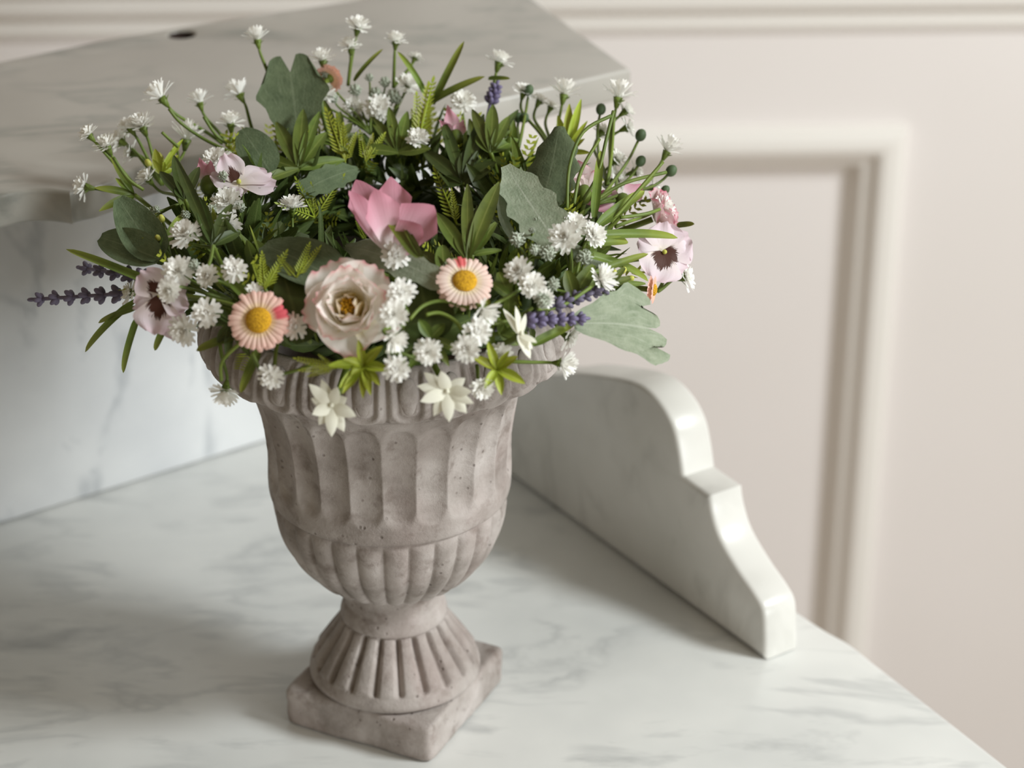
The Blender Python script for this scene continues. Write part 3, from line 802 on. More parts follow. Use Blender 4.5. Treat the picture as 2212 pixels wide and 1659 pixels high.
GB = 'grass blades sticking out of the bouquet'
for lab, bp, tip, w, bend in [
    ('long green blade crossing the purple spikes at the far left', (345, 618), (143, 538), 19, -.15),
    ('green blade drooping left below the purple spikes, longest there', (292, 650), (182, 760), 17, -.6),
    ('short dark blade tucked behind the longest drooping blade at left', (300, 664), (212, 697), 15, -.3),
    ('green blade hanging down below the left pansy', (300, 680), (265, 806), 16, -.5),
    ('short leaf tip hanging under the left pansy', (366, 690), (334, 757), 17, -.3),
    ('dark blade pointing left under the left daisy', (512, 726), (424, 757), 20, -.4),
    ('dark blade hanging over the rim beneath the left daisy', (562, 752), (520, 848), 21, -.3),
    ('dark slanting blade between small white blossoms, left of the left daisy', (545, 655), (458, 572), 20, -.3),
    ('bright flat blade rising left of the white blossoms at mid left', (340, 560), (394, 462), 22, -.2),
    ('thick upright blade at the very top of the bouquet', (935, 225), (1002, 90), 17, -.2),
    ('arched blade bending left near the top of the bouquet', (918, 205), (858, 108), 13, -1.5),
    ('thin arched blade left of the top blossoms', (765, 175), (826, 106), 10, -.8),
    ('dark blade arching right at the top right of the thick upright one', (925, 225), (1045, 165), 17, -.5),
    ('tiny blade pointing right under the top right blossom', (1055, 170), (1102, 170), 11, -.1),
    ('tall pale green blade standing among stems at the right', (1283, 470), (1298, 325), 20, -.3),
    ('bright blade reaching right over the blotched pansy', (1275, 512), (1465, 512), 22, -.5),
    ('stubby bright blade under the one reaching over the pansy', (1270, 528), (1357, 522), 24, -.5),
    ('long curved blade running down right, below the blotched pansy', (1250, 545), (1404, 606), 19, -.8),
    ('dark straight blade under the long curved one at right', (1285, 590), (1400, 548), 17, -.2),
    ('green blade pointing up right towards the pale rose', (1290, 490), (1392, 412), 26, -.3),
    ('small leaf tip poking out right of the pale rose', (1462, 488), (1500, 484), 14, -.1),
    ('folded two-tone blade in front of the pink bud', (906, 556), (836, 465), 30, .3),
    ('slim blade right beside the folded one on the pink bud', (912, 556), (868, 478), 14, .2),
    ('vertical blade in the gap right of the right-hand daisy', (1062, 770), (1052, 640), 20, -.3),
    ('pale blade behind the right sage leaf, along the rim', (1150, 745), (1240, 700), 22, -.2),
]:
    leaf3d('grass_blade', lab, 'leaf', bp, tip, w, 'blade', blade_s, GB, bend=bend, cup=.5, nu=5, nv=14, pb_=.034 if 'folded' in lab else .006, pt=.034 if 'folded' in lab else .010)

def leaf_sprig(label, base, leaves, mat, shape=lance_s, group='leafy sprigs in the wreath', name='leaf_sprig', push=.006, tips=.008, bend=-.3, stem=True, cup=.35):
    b = hit(*base, push)
    t = thing(name, label, 'leaf', b, group)
    for (x, y, w) in leaves: leaf3d('leaf', None, None, base, (x, y), w, mat, shape, bend=bend, parent=t, pb_=push, pt=tips, cup=cup, nu=5, nv=9)
    if stem:
        mb = MB(); c = core(b); mb.tube(bez(c, c + (b - c) * .5, b, b, 6), .0011, 6); link('stem', mb.mesh('stem', M['stem'], True, b), t)
    return t
leaf_sprig('dark lance-leaved sprig at upper left, with one bright tip', (645, 365), [(596, 262, 32), (655, 235, 34), (705, 285, 34), (745, 345, 30), (520, 325, 30), (560, 395, 26), (690, 240, 26), (618, 300, 26)], 'leaf')
leaf_sprig('upright lance-leaved sprig right of the pink bud', (1010, 560), [(942, 458, 34), (1010, 396, 28), (1078, 392, 40), (985, 500, 26), (1050, 470, 26), (1020, 470, 24)], 'leaf')
leaf_sprig('cluster of stubby bright leaves above the right-hand daisy', (1020, 550), [(1083, 540, 15), (1072, 480, 24), (1056, 486, 18), (1030, 470, 12), (1048, 505, 26), (1000, 470, 22)], 'leaf', oval_s)
leaf_sprig('dark pointed sprig in the shaded middle of the wreath', (1000, 395), [(915, 325, 34), (955, 255, 28), (1010, 320, 34), (1080, 300, 40), (1120, 235, 30), (1045, 245, 30), (940, 395, 30), (1070, 350, 34)], 'leaf_dark')
leaf_sprig('tall spiky sprig at the back, right of centre', (1060, 330), [(1065, 225, 30), (1100, 250, 26), (1020, 235, 26), (1120, 300, 26), (1030, 290, 30)], 'leaf')
leaf_sprig('dark pointed sprig at left, under the mid left blossoms', (460, 530), [(430, 425, 30), (380, 345, 26), (410, 480, 26), (500, 440, 30), (520, 500, 28)], 'leaf_dark')
leaf_sprig('dark teal sprig at upper left behind the seed head', (400, 430), [(375, 335, 26), (345, 370, 26), (430, 360, 26), (385, 400, 30)], 'leaf_dark')
leaf_sprig('round-leaved bright sprig under the folded blade', (960, 590), [(910, 545, 34), (955, 530, 36), (990, 560, 30), (940, 570, 30), (905, 585, 26)], 'leaf', oval_s)
leaf_sprig('dark sprig at the top, behind the frosted heads', (860, 330), [(800, 250, 24), (840, 230, 24), (880, 240, 26), (920, 265, 26), (780, 320, 26), (930, 320, 28)], 'leaf')
leaf_sprig('leafy sprig at the top left beside the dark felted leaf', (730, 310), [(700, 215, 20), (735, 240, 22), (760, 265, 22), (690, 300, 24), (780, 290, 22)], 'leaf')
leaf_sprig('round bright leaves right of the right-hand daisy', (1100, 640), [(1077, 588, 30), (1120, 660, 22), (1098, 690, 22), (1060, 610, 22)], 'leaf', oval_s)
leaf_sprig('two round leaves beside the right purple spikes', (1240, 640), [(1283, 572, 34), (1225, 585, 34), (1300, 600, 20)], 'leaf', oval_s)
leaf_sprig('bright toothed leaves under the white side-facing star', (1080, 720), [(1130, 680, 26), (1140, 720, 28), (1120, 745, 26), (1090, 700, 24)], 'leaf')
leaf_sprig('green sprig under the right pansy with round buds', (1310, 620), [(1350, 578, 18), (1362, 600, 20), (1372, 622, 20), (1345, 640, 22), (1395, 612, 16)], 'leaf', oval_s)
leaf_sprig('leaves around the foot of the lower right blossoms', (930, 730), [(880, 800, 22), (970, 790, 20), (1000, 760, 22), (905, 690, 26), (960, 700, 26)], 'leaf')
leaf_sprig('dark fan of leaves left of the left daisy', (500, 700), [(440, 690, 24), (455, 655, 22), (470, 740, 24), (540, 770, 22), (490, 775, 20)], 'leaf_dark')
leaf_sprig('lime willow-leaved sprig at upper right', (1225, 330), [(1255, 215, 20), (1230, 225, 22), (1268, 262, 14), (1205, 250, 20), (1262, 300, 14), (1228, 290, 18), (1275, 330, 14)], 'lime', group='lime sprigs')
leaf_sprig('yellow-green sprig at upper left behind the white cluster', (345, 375), [(335, 322, 22), (330, 345, 16), (355, 350, 18), (385, 335, 18), (395, 300, 14), (372, 365, 18)], 'lime', group='lime sprigs')
leaf_sprig('lime leaves at the far left behind the small blossom', (290, 420), [(205, 405, 18), (240, 340, 16), (215, 455, 20), (250, 385, 16), (262, 448, 18)], 'blade', group='lime sprigs', tips=.004)

# fleshy lime stars near the rim
def lime_star(label, c, tips_, push=.012):
    b = hit(*c, push)
    t = thing('lime_star', label, 'leaf', b, 'fleshy lime stars over the rim')
    for (x, y, w) in tips_:
        e = CAM + ray(x, y) * ((b - CAM).dot(FW) / ray(x, y).dot(FW)); e -= FW * (0.004 + 0.003 * ((x * 7 + y) % 5) / 5)
        mb = sheet((e - b).length, w * scale_at(b), lance_s, bend=-.5, a0=.25, cup=.55, nu=5, nv=9)
        link('leaf', mb.mesh('leaf', M['lime']), t, frame_y(V(), e - b, view(0, .3, 1)))
    mb = MB(); q = core(b); mb.tube(bez(V(), V((0, 0, 0)), (q - b) * .5, q - b, 6), .0018, 6)
    link('stem', mb.mesh('stem', M['stem']), t)
lime_star('many-pointed fleshy lime star hanging over the rim under the cream rose', (786, 790), [(776, 735, 19), (828, 748, 22), (744, 776, 20), (711, 789, 22), (842, 799, 24), (822, 832, 20), (803, 853, 20), (786, 860, 18), (735, 838, 22), (760, 812, 20), (742, 850, 20)])
lime_star('five-pointed fleshy lime star at the right of the rim', (1074, 798), [(1020, 770, 20), (1054, 738, 20), (1118, 770, 22), (1134, 828, 24), (1084, 853, 20), (1048, 838, 20), (1100, 758, 14)])

# feathery lime fronds
fmb = MB(); fmb.tube([V((0, 0, 0)), V((0, .5, .02)), V((0, 1, 0))], lambda t: .022 * (1 - .7 * t), 5)
for j in range(11):
    for s_ in (-1, 1):
        fmb.add(sheet(.19 * (1 - j * .055), .036, lance_s, bend=.4, nu=3, nv=4), Matrix.Translation((0, .14 + j * .078, 0)) @ Matrix.Rotation(-s_ * .85, 4, 'Z'))
fmb.add(sheet(.14, .05, lance_s, nu=3, nv=4), Matrix.Translation((0, .96, 0)))
FROND = fmb.mesh('frond', M['lime'])
def fern(label, base, tips_, push=.006):
    b = hit(*base, push); t = thing('feathery_sprig', label, 'leaf', b, 'feathery lime sprigs')
    for (x, y) in tips_:
        e = hit(x, y, push + .003)
        lim = 0.6 * math.hypot(x - base[0], y - base[1]) * scale_at(b); dd = (e - b).dot(FW)
        if abs(dd) > lim: r_ = ray(x, y); e = CAM + r_ * (((b - CAM).dot(FW) + math.copysign(lim, dd)) / r_.dot(FW))
        L = (e - b).length
        link('frond', FROND, t, frame_y(V(), e - b, view(.2 * math.sin(x), .2, 1)) @ Matrix.Diagonal((L * 1.0, L, L, 1)))
    mb = MB(); q = core(b); mb.tube(bez(V(), (q - b) * .3, (q - b) * .6, q - b, 5), .0008, 5)
    link('stem', mb.mesh('stem', M['stem']), t)
fern('feathery lime sprig at upper left of centre', (745, 350), [(705, 240), (742, 270), (728, 252), (768, 290)])
fern('second feathery lime sprig, right of the first behind the bud', (790, 350), [(778, 285), (805, 292), (830, 290), (800, 320)])
fern('feathery sprig crossing the dark gap left of the pink bud', (680, 470), [(640, 388), (672, 398), (740, 382), (600, 440)])
fern('small upright feathery sprig right of the pink bud', (987, 485), [(976, 412), (940, 368)])
fern('tiny feathery sprig at the left foot of the pink bud', (792, 520), [(770, 480)], .012)
fern('lime feathery sprig above the left daisy', (572, 625), [(618, 545), (566, 548), (600, 575), (548, 570), (585, 590)])
fern('flat feathery sprig left of the lime star on the rim', (725, 795), [(640, 775), (650, 800), (690, 768), (668, 812)], .012)
fern('feathery sprig standing at the top right of centre', (905, 300), [(900, 205), (925, 185), (935, 175), (890, 240)])
fern('faint feathery sprig under the tall single blossom', (640, 600), [(690, 535), (602, 555), (668, 528)])

# ------------------------------------------------------------------ roses, buds and pansies
def petal_to(t, name, mb, mat, az, r0, z0=0.0, root=None):
    m = root @ Matrix.Rotation(az, 4, 'Z') @ Matrix.Translation((0, r0, z0))
    return link(name, mb.mesh(name, M[mat]), t, m)
def rose(label, c, rpx, face, push=.016, seed=3, mats=('rose', 'rose_core', 'rose_in'), roll=0.0, name='rose'):
    p = hit(*c, push); R_ = rpx * scale_at(p); rn = random.Random(seed)
    f = view(*face)
    t = thing(name, label, 'flower', p, 'roses in the bouquet')
    root = frame(V(), f, RT) @ Matrix.Rotation(roll, 4, 'Z') @ Matrix.Translation((0, 0, -R_ * .45))
    for (n_, L, w, a, bend, tip, mat, off, r0) in [
        (5, 1.06, 1.30, .36, -.2, -1.0, mats[0], 0, .04), (5, .98, 1.15, .74, -.05, -1.2, mats[0], .5, .08),
        (4, .92, 1.05, .94, .15, -1.2, mats[2], .2, .14), (4, .82, .86, 1.06, .25, -.9, mats[2], .7, .17), (3, .74, .70, 1.2, .45, -.5, mats[1], .1, .15), (2, .56, .50, 1.3, .5, -.2, mats[1], .45, .10)]:
        for k in range(n_):
            az = 2 * PI * (k + off) / n_ + rn.uniform(-.22, .22)
            s_ = rn.uniform(.92, 1.08)
            mb = sheet(L * R_ * s_, w * R_ * s_, round_s, bend=bend + rn.uniform(-.15, .15), tip=tip * rn.uniform(.4, 1.2), cup=.5 + a * .12, ruf=R_ * .045, rfreq=rn.uniform(1.2, 2.4), nu=11, nv=12, a0=a + rn.uniform(-.1, .1), seed=rn.uniform(0, 9), edge=lambda u: 1 - .10 * u * u - .035 * math.cos(u * 9))
            petal_to(t, 'petal', mb, mat, az + PI, R_ * r0, 0, root)
    mb = MB()
    for k in range(16):
        g = k * 2.4; mb.blob(V((R_ * .04 * math.sqrt(k) * math.cos(g), R_ * .04 * math.sqrt(k) * math.sin(g), R_ * .50)), Z, R_ * .045, R_ * .10, 5, 4)
    link('stamens', mb.mesh('stamens', M['centre']), t, root)
    stem_to(t, core(p), p - f * R_ * .5, f, .0016)
    return t
rose('open cream rose with pink petal edges and a yellow heart, front centre', (752, 662), 104, (-.05, .22, 1), .016, 5)
rose('pale rose with a pink rim at the far right, behind the blotched pansy', (1438, 462), 62, (.9, .35, .2), .0, 8, ('pale_pink', 'pale_pink', 'pale_pink'))

def bud(label, base, tips_, mat, name='pink_bud', push=.008, faces=None, w=1.0):
    b = hit(*base, push); t = thing(name, label, 'flower', b, 'pink buds')
    for k, (x, y, wd, bend, toward) in enumerate(tips_):
        r_ = ray(x, y); e = CAM + r_ * (((b - CAM).dot(FW) - toward) / r_.dot(FW))
        L = (e - b).length
        mb = sheet(L * 1.03, wd * scale_at(b), fan_s if wd > 50 else round_s, bend=bend, a0=-bend / 2, cup=.35, ruf=.0009, rfreq=1.5, nu=11, nv=12, seed=k, edge=lambda u: 1.06 - .26 * abs(u) ** 1.2)
        link('petal', mb.mesh('petal', M[mat]), t, frame_y(V(), e - b, view(*(faces[k] if faces else (0, .2, 1)))))
    stem_to(t, core(b), b, V((0, 0, 1)), .0014)
    mb = MB(); mb.blob(V(), view(0, 1, 0), .004, .005, 8, 6); link('calyx', mb.mesh('calyx', M['stem']), t)
    return t
bud('half-open pink bud with a white base standing in the middle of the wreath', (852, 556),
    [(775, 402, 100, .25, -.012), (845, 396, 92, -.2, -.006), (930, 452, 112, -.5, .004), (757, 424, 76, .6, .004), (812, 418, 84, .3, .012), (905, 492, 88, -.3, .012)], 'pink',
    faces=[(.3, .2, 1), (0, 0, 1), (-.1, .3, 1), (.9, .1, .7), (.25, .1, 1), (-.3, .2, 1)], push=.016)
bud('small pink bud peeping out between leaves at the back', (985, 300), [(968, 232, 34, .3, 0), (1000, 262, 30, -.3, 0), (950, 262, 26, .4, .003)], 'pink', push=.004)
bud('pink petals lying flat among the stems at the right', (1345, 438), [(1268, 436, 44, .4, 0), (1290, 452, 40, -.3, .004), (1385, 402, 50, -.3, -.002), (1300, 415, 36, .3, -.004)], 'pink', push=.0)
bud('blurred pale blossom behind the grass stems at the right', (1262, 420), [(1250, 352, 52, .3, 0), (1282, 372, 48, -.3, 0), (1230, 385, 40, .4, .003)], 'pale_pink', push=-.01)
bud('pink petal edge peeping out left of the upper left pansy', (450, 400), [(432, 345, 34, .3, 0), (455, 350, 30, .2, .002)], 'pink', push=.0)

def pansy(label, c, rpx, face, roll=0, push=.012, petals=None, mat2='pansy_blotch', seed=1):
    p = hit(*c, push); R_ = rpx * scale_at(p); rn = random.Random(seed); f = view(*face)
    t = thing('pansy', label, 'flower', p, 'lilac pansies in the bouquet')
    root = frame(V(), f, RT) @ Matrix.Rotation(roll, 4, 'Z')
    for (az, L, w, z, blot, a) in (petals or [(35, .95, 1.0, -.06, 0, .25), (-35, .95, 1.0, -.04, 0, .25), (100, .95, .95, .0, 1, .12), (-100, .95, .95, .02, 1, .12), (180, 1.05, 1.35, .05, 1, .05)]):
        mb = sheet(L * R_, w * R_, round_s, bend=rn.uniform(-.5, -.1), a0=a, cup=.1, ruf=R_ * .07, rfreq=2.2, nu=13, nv=12, seed=rn.uniform(0, 9), edge=lambda u: 1 - .12 * u * u + .03 * math.sin(u * 8))
        petal_to(t, 'petal', mb, mat2 if blot else 'pansy', math.radians(az), 0, z * R_, root)
    mb = MB(); mb.blob(V((0, 0, R_ * .1)), Z, R_ * .07, R_ * .08, 8, 5)
    link('centre', mb.mesh('centre', M['yellow_bud']), t, root)
    stem_to(t, core(p), p - f * .002, f, .0013)
pansy('lilac pansy with a dark blotch at the far left, partly under white blossoms', (348, 640), 80, (-.15, .2, 1), 0, .020,
      [(40, .95, 1.0, -.10, 1, .3), (-62, .8, .7, -.05, 0, .2), (112, .85, .8, -.02, 0, .05), (-115, .85, .8, 0, 0, .1), (172, 1.05, 1.45, .04, 1, -.05), (200, 1.25, .9, -.12, 0, -.1)], seed=4)
pansy('pale pansy at upper left, its petals spread to the right', (516, 398), 80, (.05, .75, .8), 0, .012,
      [(30, 1.0, .85, -.06, 1, .5), (-55, 1.0, .95, .03, 0, .15), (-88, 1.02, 1.0, 0, 0, .1), (75, .8, .8, .0, 0, .2), (180, .4, .6, 0, 0, 0)], seed=2)
pansy('large lilac pansy with a brown-streaked blotch at the right edge', (1432, 546), 80, (.42, .2, 1), -.3, .012,
      [(20, .85, 1.25, -.05, 0, .4), (-40, .9, 1.3, -.04, 0, .35), (80, .8, 1.1, -.02, 0, .3), (-95, .8, 1.2, -.01, 1, .3), (178, .9, 1.4, .04, 1, .3)], seed=6)

def daisy(label, c, rpx, face, mat, push=.014, roll=0, back=True):
    p = hit(*c, push); R_ = rpx * scale_at(p); f = view(*face)
    t = thing('daisy', label, 'flower', p, 'peach daisies in the bouquet')
    root = frame(V(), f, RT) @ Matrix.Rotation(roll, 4, 'Z')
    for (n_, R2, z, nm, up) in ((30, 1.0, 0, 'petals', .10), (26, .97, -.10, 'back_petals', -.12)):
        mb = MB(); pts = []; uvs = []; S = n_ * 10; NR = 9
        for j in range(NR):
            v = j / (NR - 1)
            for i in range(S + 1):
                g = 2 * PI * i / S; ph = (i % 10) / 10; k = abs(ph - .5) * 2
                idx = (i // 10) % n_; lr = 1 + .07 * math.sin(idx * 2.7) + .04 * math.sin(idx * 5.1)
                tooth = 1 - .13 * k ** 2.5 - .035 * (1 if (i % 10) in (4, 5, 6) and n_ == 30 else 0)
                r_ = (.30 + .70 * v) if v < 1 else 1.0
                rr = R2 * R_ * (.28 + (.72 * v) * (lr * tooth * v * v + (1 - v * v)))
                zz = R_ * (z + up * v + .028 * (1 - k * k) * min(1, v * 2) * (1 - .3 * v) - .10 * v ** 4 + .02 * math.sin(idx * 3.3) * v)
                pts.append(V((rr * math.cos(g), rr * math.sin(g), zz))); uvs.append((i / S, v))
        mb.grid(pts, S + 1, NR, uvs)
        link(nm, mb.mesh(nm, M[mat]), t, root)
    mb = MB(); pts = []
    for j in range(11):
        a = j / 10 * PI / 2
        for i in range(40):
            g = 2 * PI * i / 40; q = V((math.sin(a) * math.cos(g), math.sin(a) * math.sin(g), math.cos(a)))
            k = 1 + .05 * noise.noise(q * 14)
            pts.append(V((q.x * R_ * .43 * k, q.y * R_ * .43 * k, q.z * R_ * .22 * k + R_ * .04)))
    mb.grid(pts, 40, 11, wrap=True)
    link('centre', mb.mesh('centre', M['centre']), t, root)
    mb = MB(); mb.tube([V((0, 0, -R_ * .4)), V((0, 0, -R_ * .22)), V((0, 0, -R_ * .1))], lambda q: R_ * (.12 + .25 * q), 10)
    link('calyx', mb.mesh('calyx', M['stem']), t, root)
    stem_to(t, core(p), p - f * R_ * .3, f, .0014)
daisy('peach daisy with a pink blush on its right, at the front left', (559, 692), 66, (-.08, .10, 1), 'daisy_a', .018)
daisy('peach daisy with a pink blush on top, right of the cream rose', (1004, 608), 62, (.16, .55, 1), 'daisy_b', .018)
daisy('small peach daisy seen edge-on at the back, beside the dark felted leaf', (712, 168), 32, (.3, .4, -.6), 'daisy_c', .0)
daisy('peach daisy seen edge-on at the far right under the large pansy', (1412, 626), 30, (.9, -.1, .2), 'daisy_c', .0)

def star(label, c, tips_, push=.018, face=(0, .1, 1), lift=.004):
    b = hit(*c, push); t = thing('star_flower', label, 'flower', b, 'white star flowers over the rim')
    s_ = scale_at(b)
    for k, (x, y, w) in enumerate(tips_):
        r_ = ray(x, y); e = CAM + r_ * (((b - CAM).dot(FW) - lift * (1 if k % 2 else .3)) / r_.dot(FW))
        mb = sheet((e - b).length * 1.06, w * s_ * 1.18, oval_s, bend=-.35, a0=.15, cup=-.15, nu=5, nv=10, edge=lambda u: 1.0 - .08 * abs(u))
        link('petal', mb.mesh('petal', M['white2']), t, frame_y(V(), e - b, view(*face)))
    mb = MB(); mb.blob(view(*face) * .001, view(*face), .0011, .0010, 8, 5)
    link('centre', mb.mesh('centre', M['white2']), t)
    stem_to(t, core(b), b - view(*face) * .001, view(*face), .0014)
star('white star-shaped flower hanging over the rim right of centre', (966, 846), [(918, 806, 22), (953, 804, 24), (1003, 818, 22), (1016, 846, 22), (1006, 890, 26), (970, 908, 24), (938, 896, 24), (911, 866, 24), (904, 834, 22), (1020, 870, 20)])
star('white star-shaped flower hanging over the rim left of centre', (716, 876), [(695, 822, 20), (670, 832, 22), (674, 862, 22), (677, 894, 24), (690, 916, 24), (716, 940, 24), (742, 930, 24), (766, 898, 24), (748, 860, 24), (728, 838, 22)])
star('white star-shaped flower seen side-on above the right rim', (1124, 722), [(1090, 668, 20), (1116, 664, 18), (1136, 680, 14), (1158, 738, 22), (1146, 772, 24), (1130, 752, 18), (1150, 752, 18)], face=(.6, .5, .7))

# ------------------------------------------------------------------ purple spikes
lm = MB(); lm.blob(V((0, 0, 1)), Z, .46, 1.0, 8, 6); FLOR = {'lilac': lm.mesh('floret', M['lilac']), 'lilac_grey': lm.mesh('floret', M['lilac_grey'])}
def spike(label, tip, base, n_, mat, push=.006, bud_px=(9, 13), k_=5, spread=1.0, to_core=True):
    e = hit(*tip, push); b = hit(*base, push)
    if (e - b).length > 2.2 * math.hypot(tip[0] - base[0], tip[1] - base[1]) * scale_at(b):
        r_ = ray(*tip); e = CAM + r_ * ((b - CAM).dot(FW) / r_.dot(FW))
    t = thing('lavender_spike', label, 'flower', b, 'purple flower spikes'); s_ = scale_at(b)
    ax = (e - b).normalized(); u = ax.orthogonal().normalized(); w = ax.cross(u)
    for j in range(n_):
        c = (e - b) * ((j + .4) / n_)
        sz = 1.0 - .25 * j / n_
        for i in range(k_):
            g = 2 * PI * i / k_ + j * .7
            d = (ax * .75 + (u * math.cos(g) + w * math.sin(g)) * spread).normalized()
            link('floret', FLOR[mat], t, frame(c, d) @ Matrix.Diagonal((bud_px[0] * 1.5 * s_ * sz, bud_px[0] * 1.5 * s_ * sz, bud_px[1] * s_ * sz * .78, 1)))
    link('floret', FLOR[mat], t, frame((e - b) * .97, ax) @ Matrix.Diagonal((bud_px[0] * s_, bud_px[0] * s_, bud_px[1] * s_ * .7, 1)))
    mb = MB(); q = core(b) - b
    mb.tube([q, q * .4, V()] + [(e - b) * (i / 6) for i in range(1, 7)], .0010, 6)
    link('stem', mb.mesh('stem', M[mat]), t)
spike('grey-purple spike pointing furthest left, lower of the two', (72, 647), (272, 634), 6, 'lilac_grey', bud_px=(11, 17), k_=5)
spike('grey-purple spike at the left, upper one crossed by a long blade', (172, 578), (325, 600), 5, 'lilac_grey', bud_px=(11, 17), k_=5)
spike('bright purple spike lying along the rim at the right', (1262, 688), (1130, 692), 6, 'lilac', push=.016, bud_px=(10, 16), k_=6)
spike('purple spike above the bright one, ending by a white blossom', (1315, 620), (1190, 662), 6, 'lilac_grey', push=.014, bud_px=(10, 16), k_=5)
spike('tiny purple spike at the back of the bouquet', (1072, 186), (1058, 228), 4, 'lilac', push=.0, bud_px=(9, 14), k_=5)

# ------------------------------------------------------------------ white blossom sprigs
O, FU, SH = 'open', 'full', 'shut'
S = sprig
S('two white blossoms at the far upper left, above the lime leaves', (290, 400), [(193, 293, 20, FU, (-.7, .8, .3), 0), (231, 318, 24, FU, (-.4, .8, .4), 0)])
S('blurred white blossom at the far left edge of the bouquet', (290, 425), [(186, 404, 24, FU, (-1, .2, 0), -.01)])
S('cloud of white blossoms at upper left, half blurred', (350, 400), [(308, 274, 27, FU, (-.3, .8, .4), -.004), (282, 278, 22, FU, (-.5, .7, -.2), -.012), (262, 306, 22, FU, (-.8, .5, -.2), -.02), (402, 303, 25, SH, (.2, 1, .2), 0), (285, 330, 22, O, (-.8, .3, 0), -.02)])
S('lone white blossom on a long arched stem at upper left', (480, 310), [(350, 213, 23, SH, (-.7, .9, .1), 0)])
S('blurred white bud on a stem left of the centre top', (488, 305), [(432, 224, 18, SH, (-.3, 1, 0), -.012)])
S('small white bud left of the tall dark leaf', (545, 280), [(518, 206, 20, SH, (-.6, 1, -.1), -.006)])
S('white blossom on a straight stem above the upper left pansy', (492, 345), [(499, 268, 28, FU, (0, 1, .35), .004)])
S('white blossom beside the lime buds at left', (395, 430), [(320, 388, 25, FU, (-.7, .8, .4), .004)])
S('full white blossom in front of the upper left pansy', (490, 440), [(468, 352, 32, FU, (-.1, .5, .9), .016)])
S('pair of white blossoms stacked under the upper left pansy', (520, 520), [(492, 437, 31, FU, (-.1, .4, 1), .012), (492, 484, 27, FU, (.1, -.5, .9), .010)])
S('single white blossom on a bright upright stem left of the pink bud', (640, 600), [(630, 450, 29, FU, (0, 1, .35), .018)])
S('large white blossom at mid left beside the bright flat blade', (470, 540), [(404, 510, 34, FU, (-.3, .6, .9), .012)])
S('three white blossoms lying over the left pansy', (500, 650), [(388, 588, 33, FU, (-.2, .3, 1), .020), (368, 626, 27, FU, (-.4, -.3, 1), .028), (283, 632, 26, O, (-.8, .2, .5), .004)])
S('creamy shaggy blossom between two white ones at left', (500, 620), [(450, 597, 25, FU, (-.3, .2, 1), .014)])
S('white blossom with wide petals above the left daisy', (540, 640), [(507, 583, 27, O, (0, .3, 1), .016)])
S('two white blossoms hanging between the left pansy and the left daisy', (480, 700), [(400, 712, 32, FU, (-.4, -.3, 1), .014), (446, 676, 29, O, (.1, 0, 1), .014)])
S('white blossom on a thin stem in front of the rim, left', (600, 740), [(586, 812, 26, O, (-.1, -.3, 1), .014), (548, 632, 22, O, (0, .5, 1), .004)])
S('drooping white blossom at the lower left, beyond the rim', (475, 745), [(487, 843, 28, FU, (-.1, -1, .4), .002)])
S('small white bud on a stem at the top left', (580, 160), [(556, 88, 19, SH, (-.2, 1, .1), -.006)])
S('two white blossoms at the very top of the bouquet', (752, 185), [(773, 61, 23, FU, (.2, .7, .4), 0), (757, 103, 21, FU, (0, .7, .3), 0)])
S('blurred white blossoms right of the very top ones', (850, 190), [(855, 91, 21, FU, (.1, .9, .2), 0), (896, 126, 16, O, (.3, .7, -.2), -.012)])
S('white blossom beside the top of the dark felted leaf', (700, 220), [(697, 131, 24, FU, (-.1, .9, .3), 0), (700, 205, 24, FU, (-.1, .6, .7), .006)])
S('white blossoms among the frosted heads at the top', (830, 290), [(818, 234, 27, FU, (.1, .2, 1), .010), (880, 186, 22, FU, (.3, .6, .5), .002), (765, 233, 22, FU, (-.2, .4, .8), .004)])
S('full white blossom at the top right of centre', (1005, 290), [(1000, 222, 27, FU, (.1, .4, .9), .008)])
S('white blossom over the dark gap in the upper middle', (905, 350), [(902, 300, 23, FU, (.1, .4, .9), .012)])
S('white blossom on a stem at the top right', (1058, 230), [(1078, 136, 25, FU, (.3, 1, .1), -.002)])
S('blurred white blossoms at the upper right, before the shelf edge', (1190, 330), [(1132, 198, 23, O, (.2, .6, .3), -.006), (1165, 218, 20, O, (.3, .6, 0), -.012), (1218, 206, 22, SH, (.2, 1, 0), -.008), (1190, 232, 18, O, (.3, .6, 0), -.012)])
S('string of white blossoms at the upper right edge', (1310, 400), [(1335, 212, 24, SH, (.2, 1, .1), -.006), (1352, 240, 21, O, (.8, .6, 0), -.010), (1354, 276, 21, O, (.9, .4, 0), -.012), (1300, 285, 20, O, (.4, .6, -.2), -.016)])
S('pale blossoms clustered at the right, under the green seed heads', (1320, 430), [(1332, 346, 25, O, (.6, .5, .3), -.006), (1334, 386, 24, O, (.7, .2, .4), -.006), (1372, 372, 22, O, (.8, .2, 0), -.012), (1410, 405, 20, O, (.9, .2, 0), -.01)])
S('white bud at the tip of the longest right-hand stem', (1300, 480), [(1440, 328, 21, SH, (.5, 1, .1), -.004)])
S('white blossom over the pale rose at the right', (1330, 490), [(1428, 450, 27, FU, (.8, .4, .5), .008)])
S('big double white blossoms in the right half, left one leaning left', (1230, 640), [(1222, 515, 34, FU, (-.3, .3, 1), .026), (1240, 490, 29, FU, (.1, .5, .8), .020), (1282, 510, 27, FU, (.5, .3, .8), .020)])
S('chain of white blossoms right of the right-hand daisy', (1180, 680), [(1122, 588, 29, FU, (-.3, .4, 1), .020), (1150, 620, 29, FU, (.2, .2, 1), .022), (1176, 645, 20, FU, (.3, 0, 1), .020)])
S('white blossom at the end of the curved stem over the purple spikes', (1160, 668), [(1296, 607, 24, SH, (.6, .4, .6), .018)])
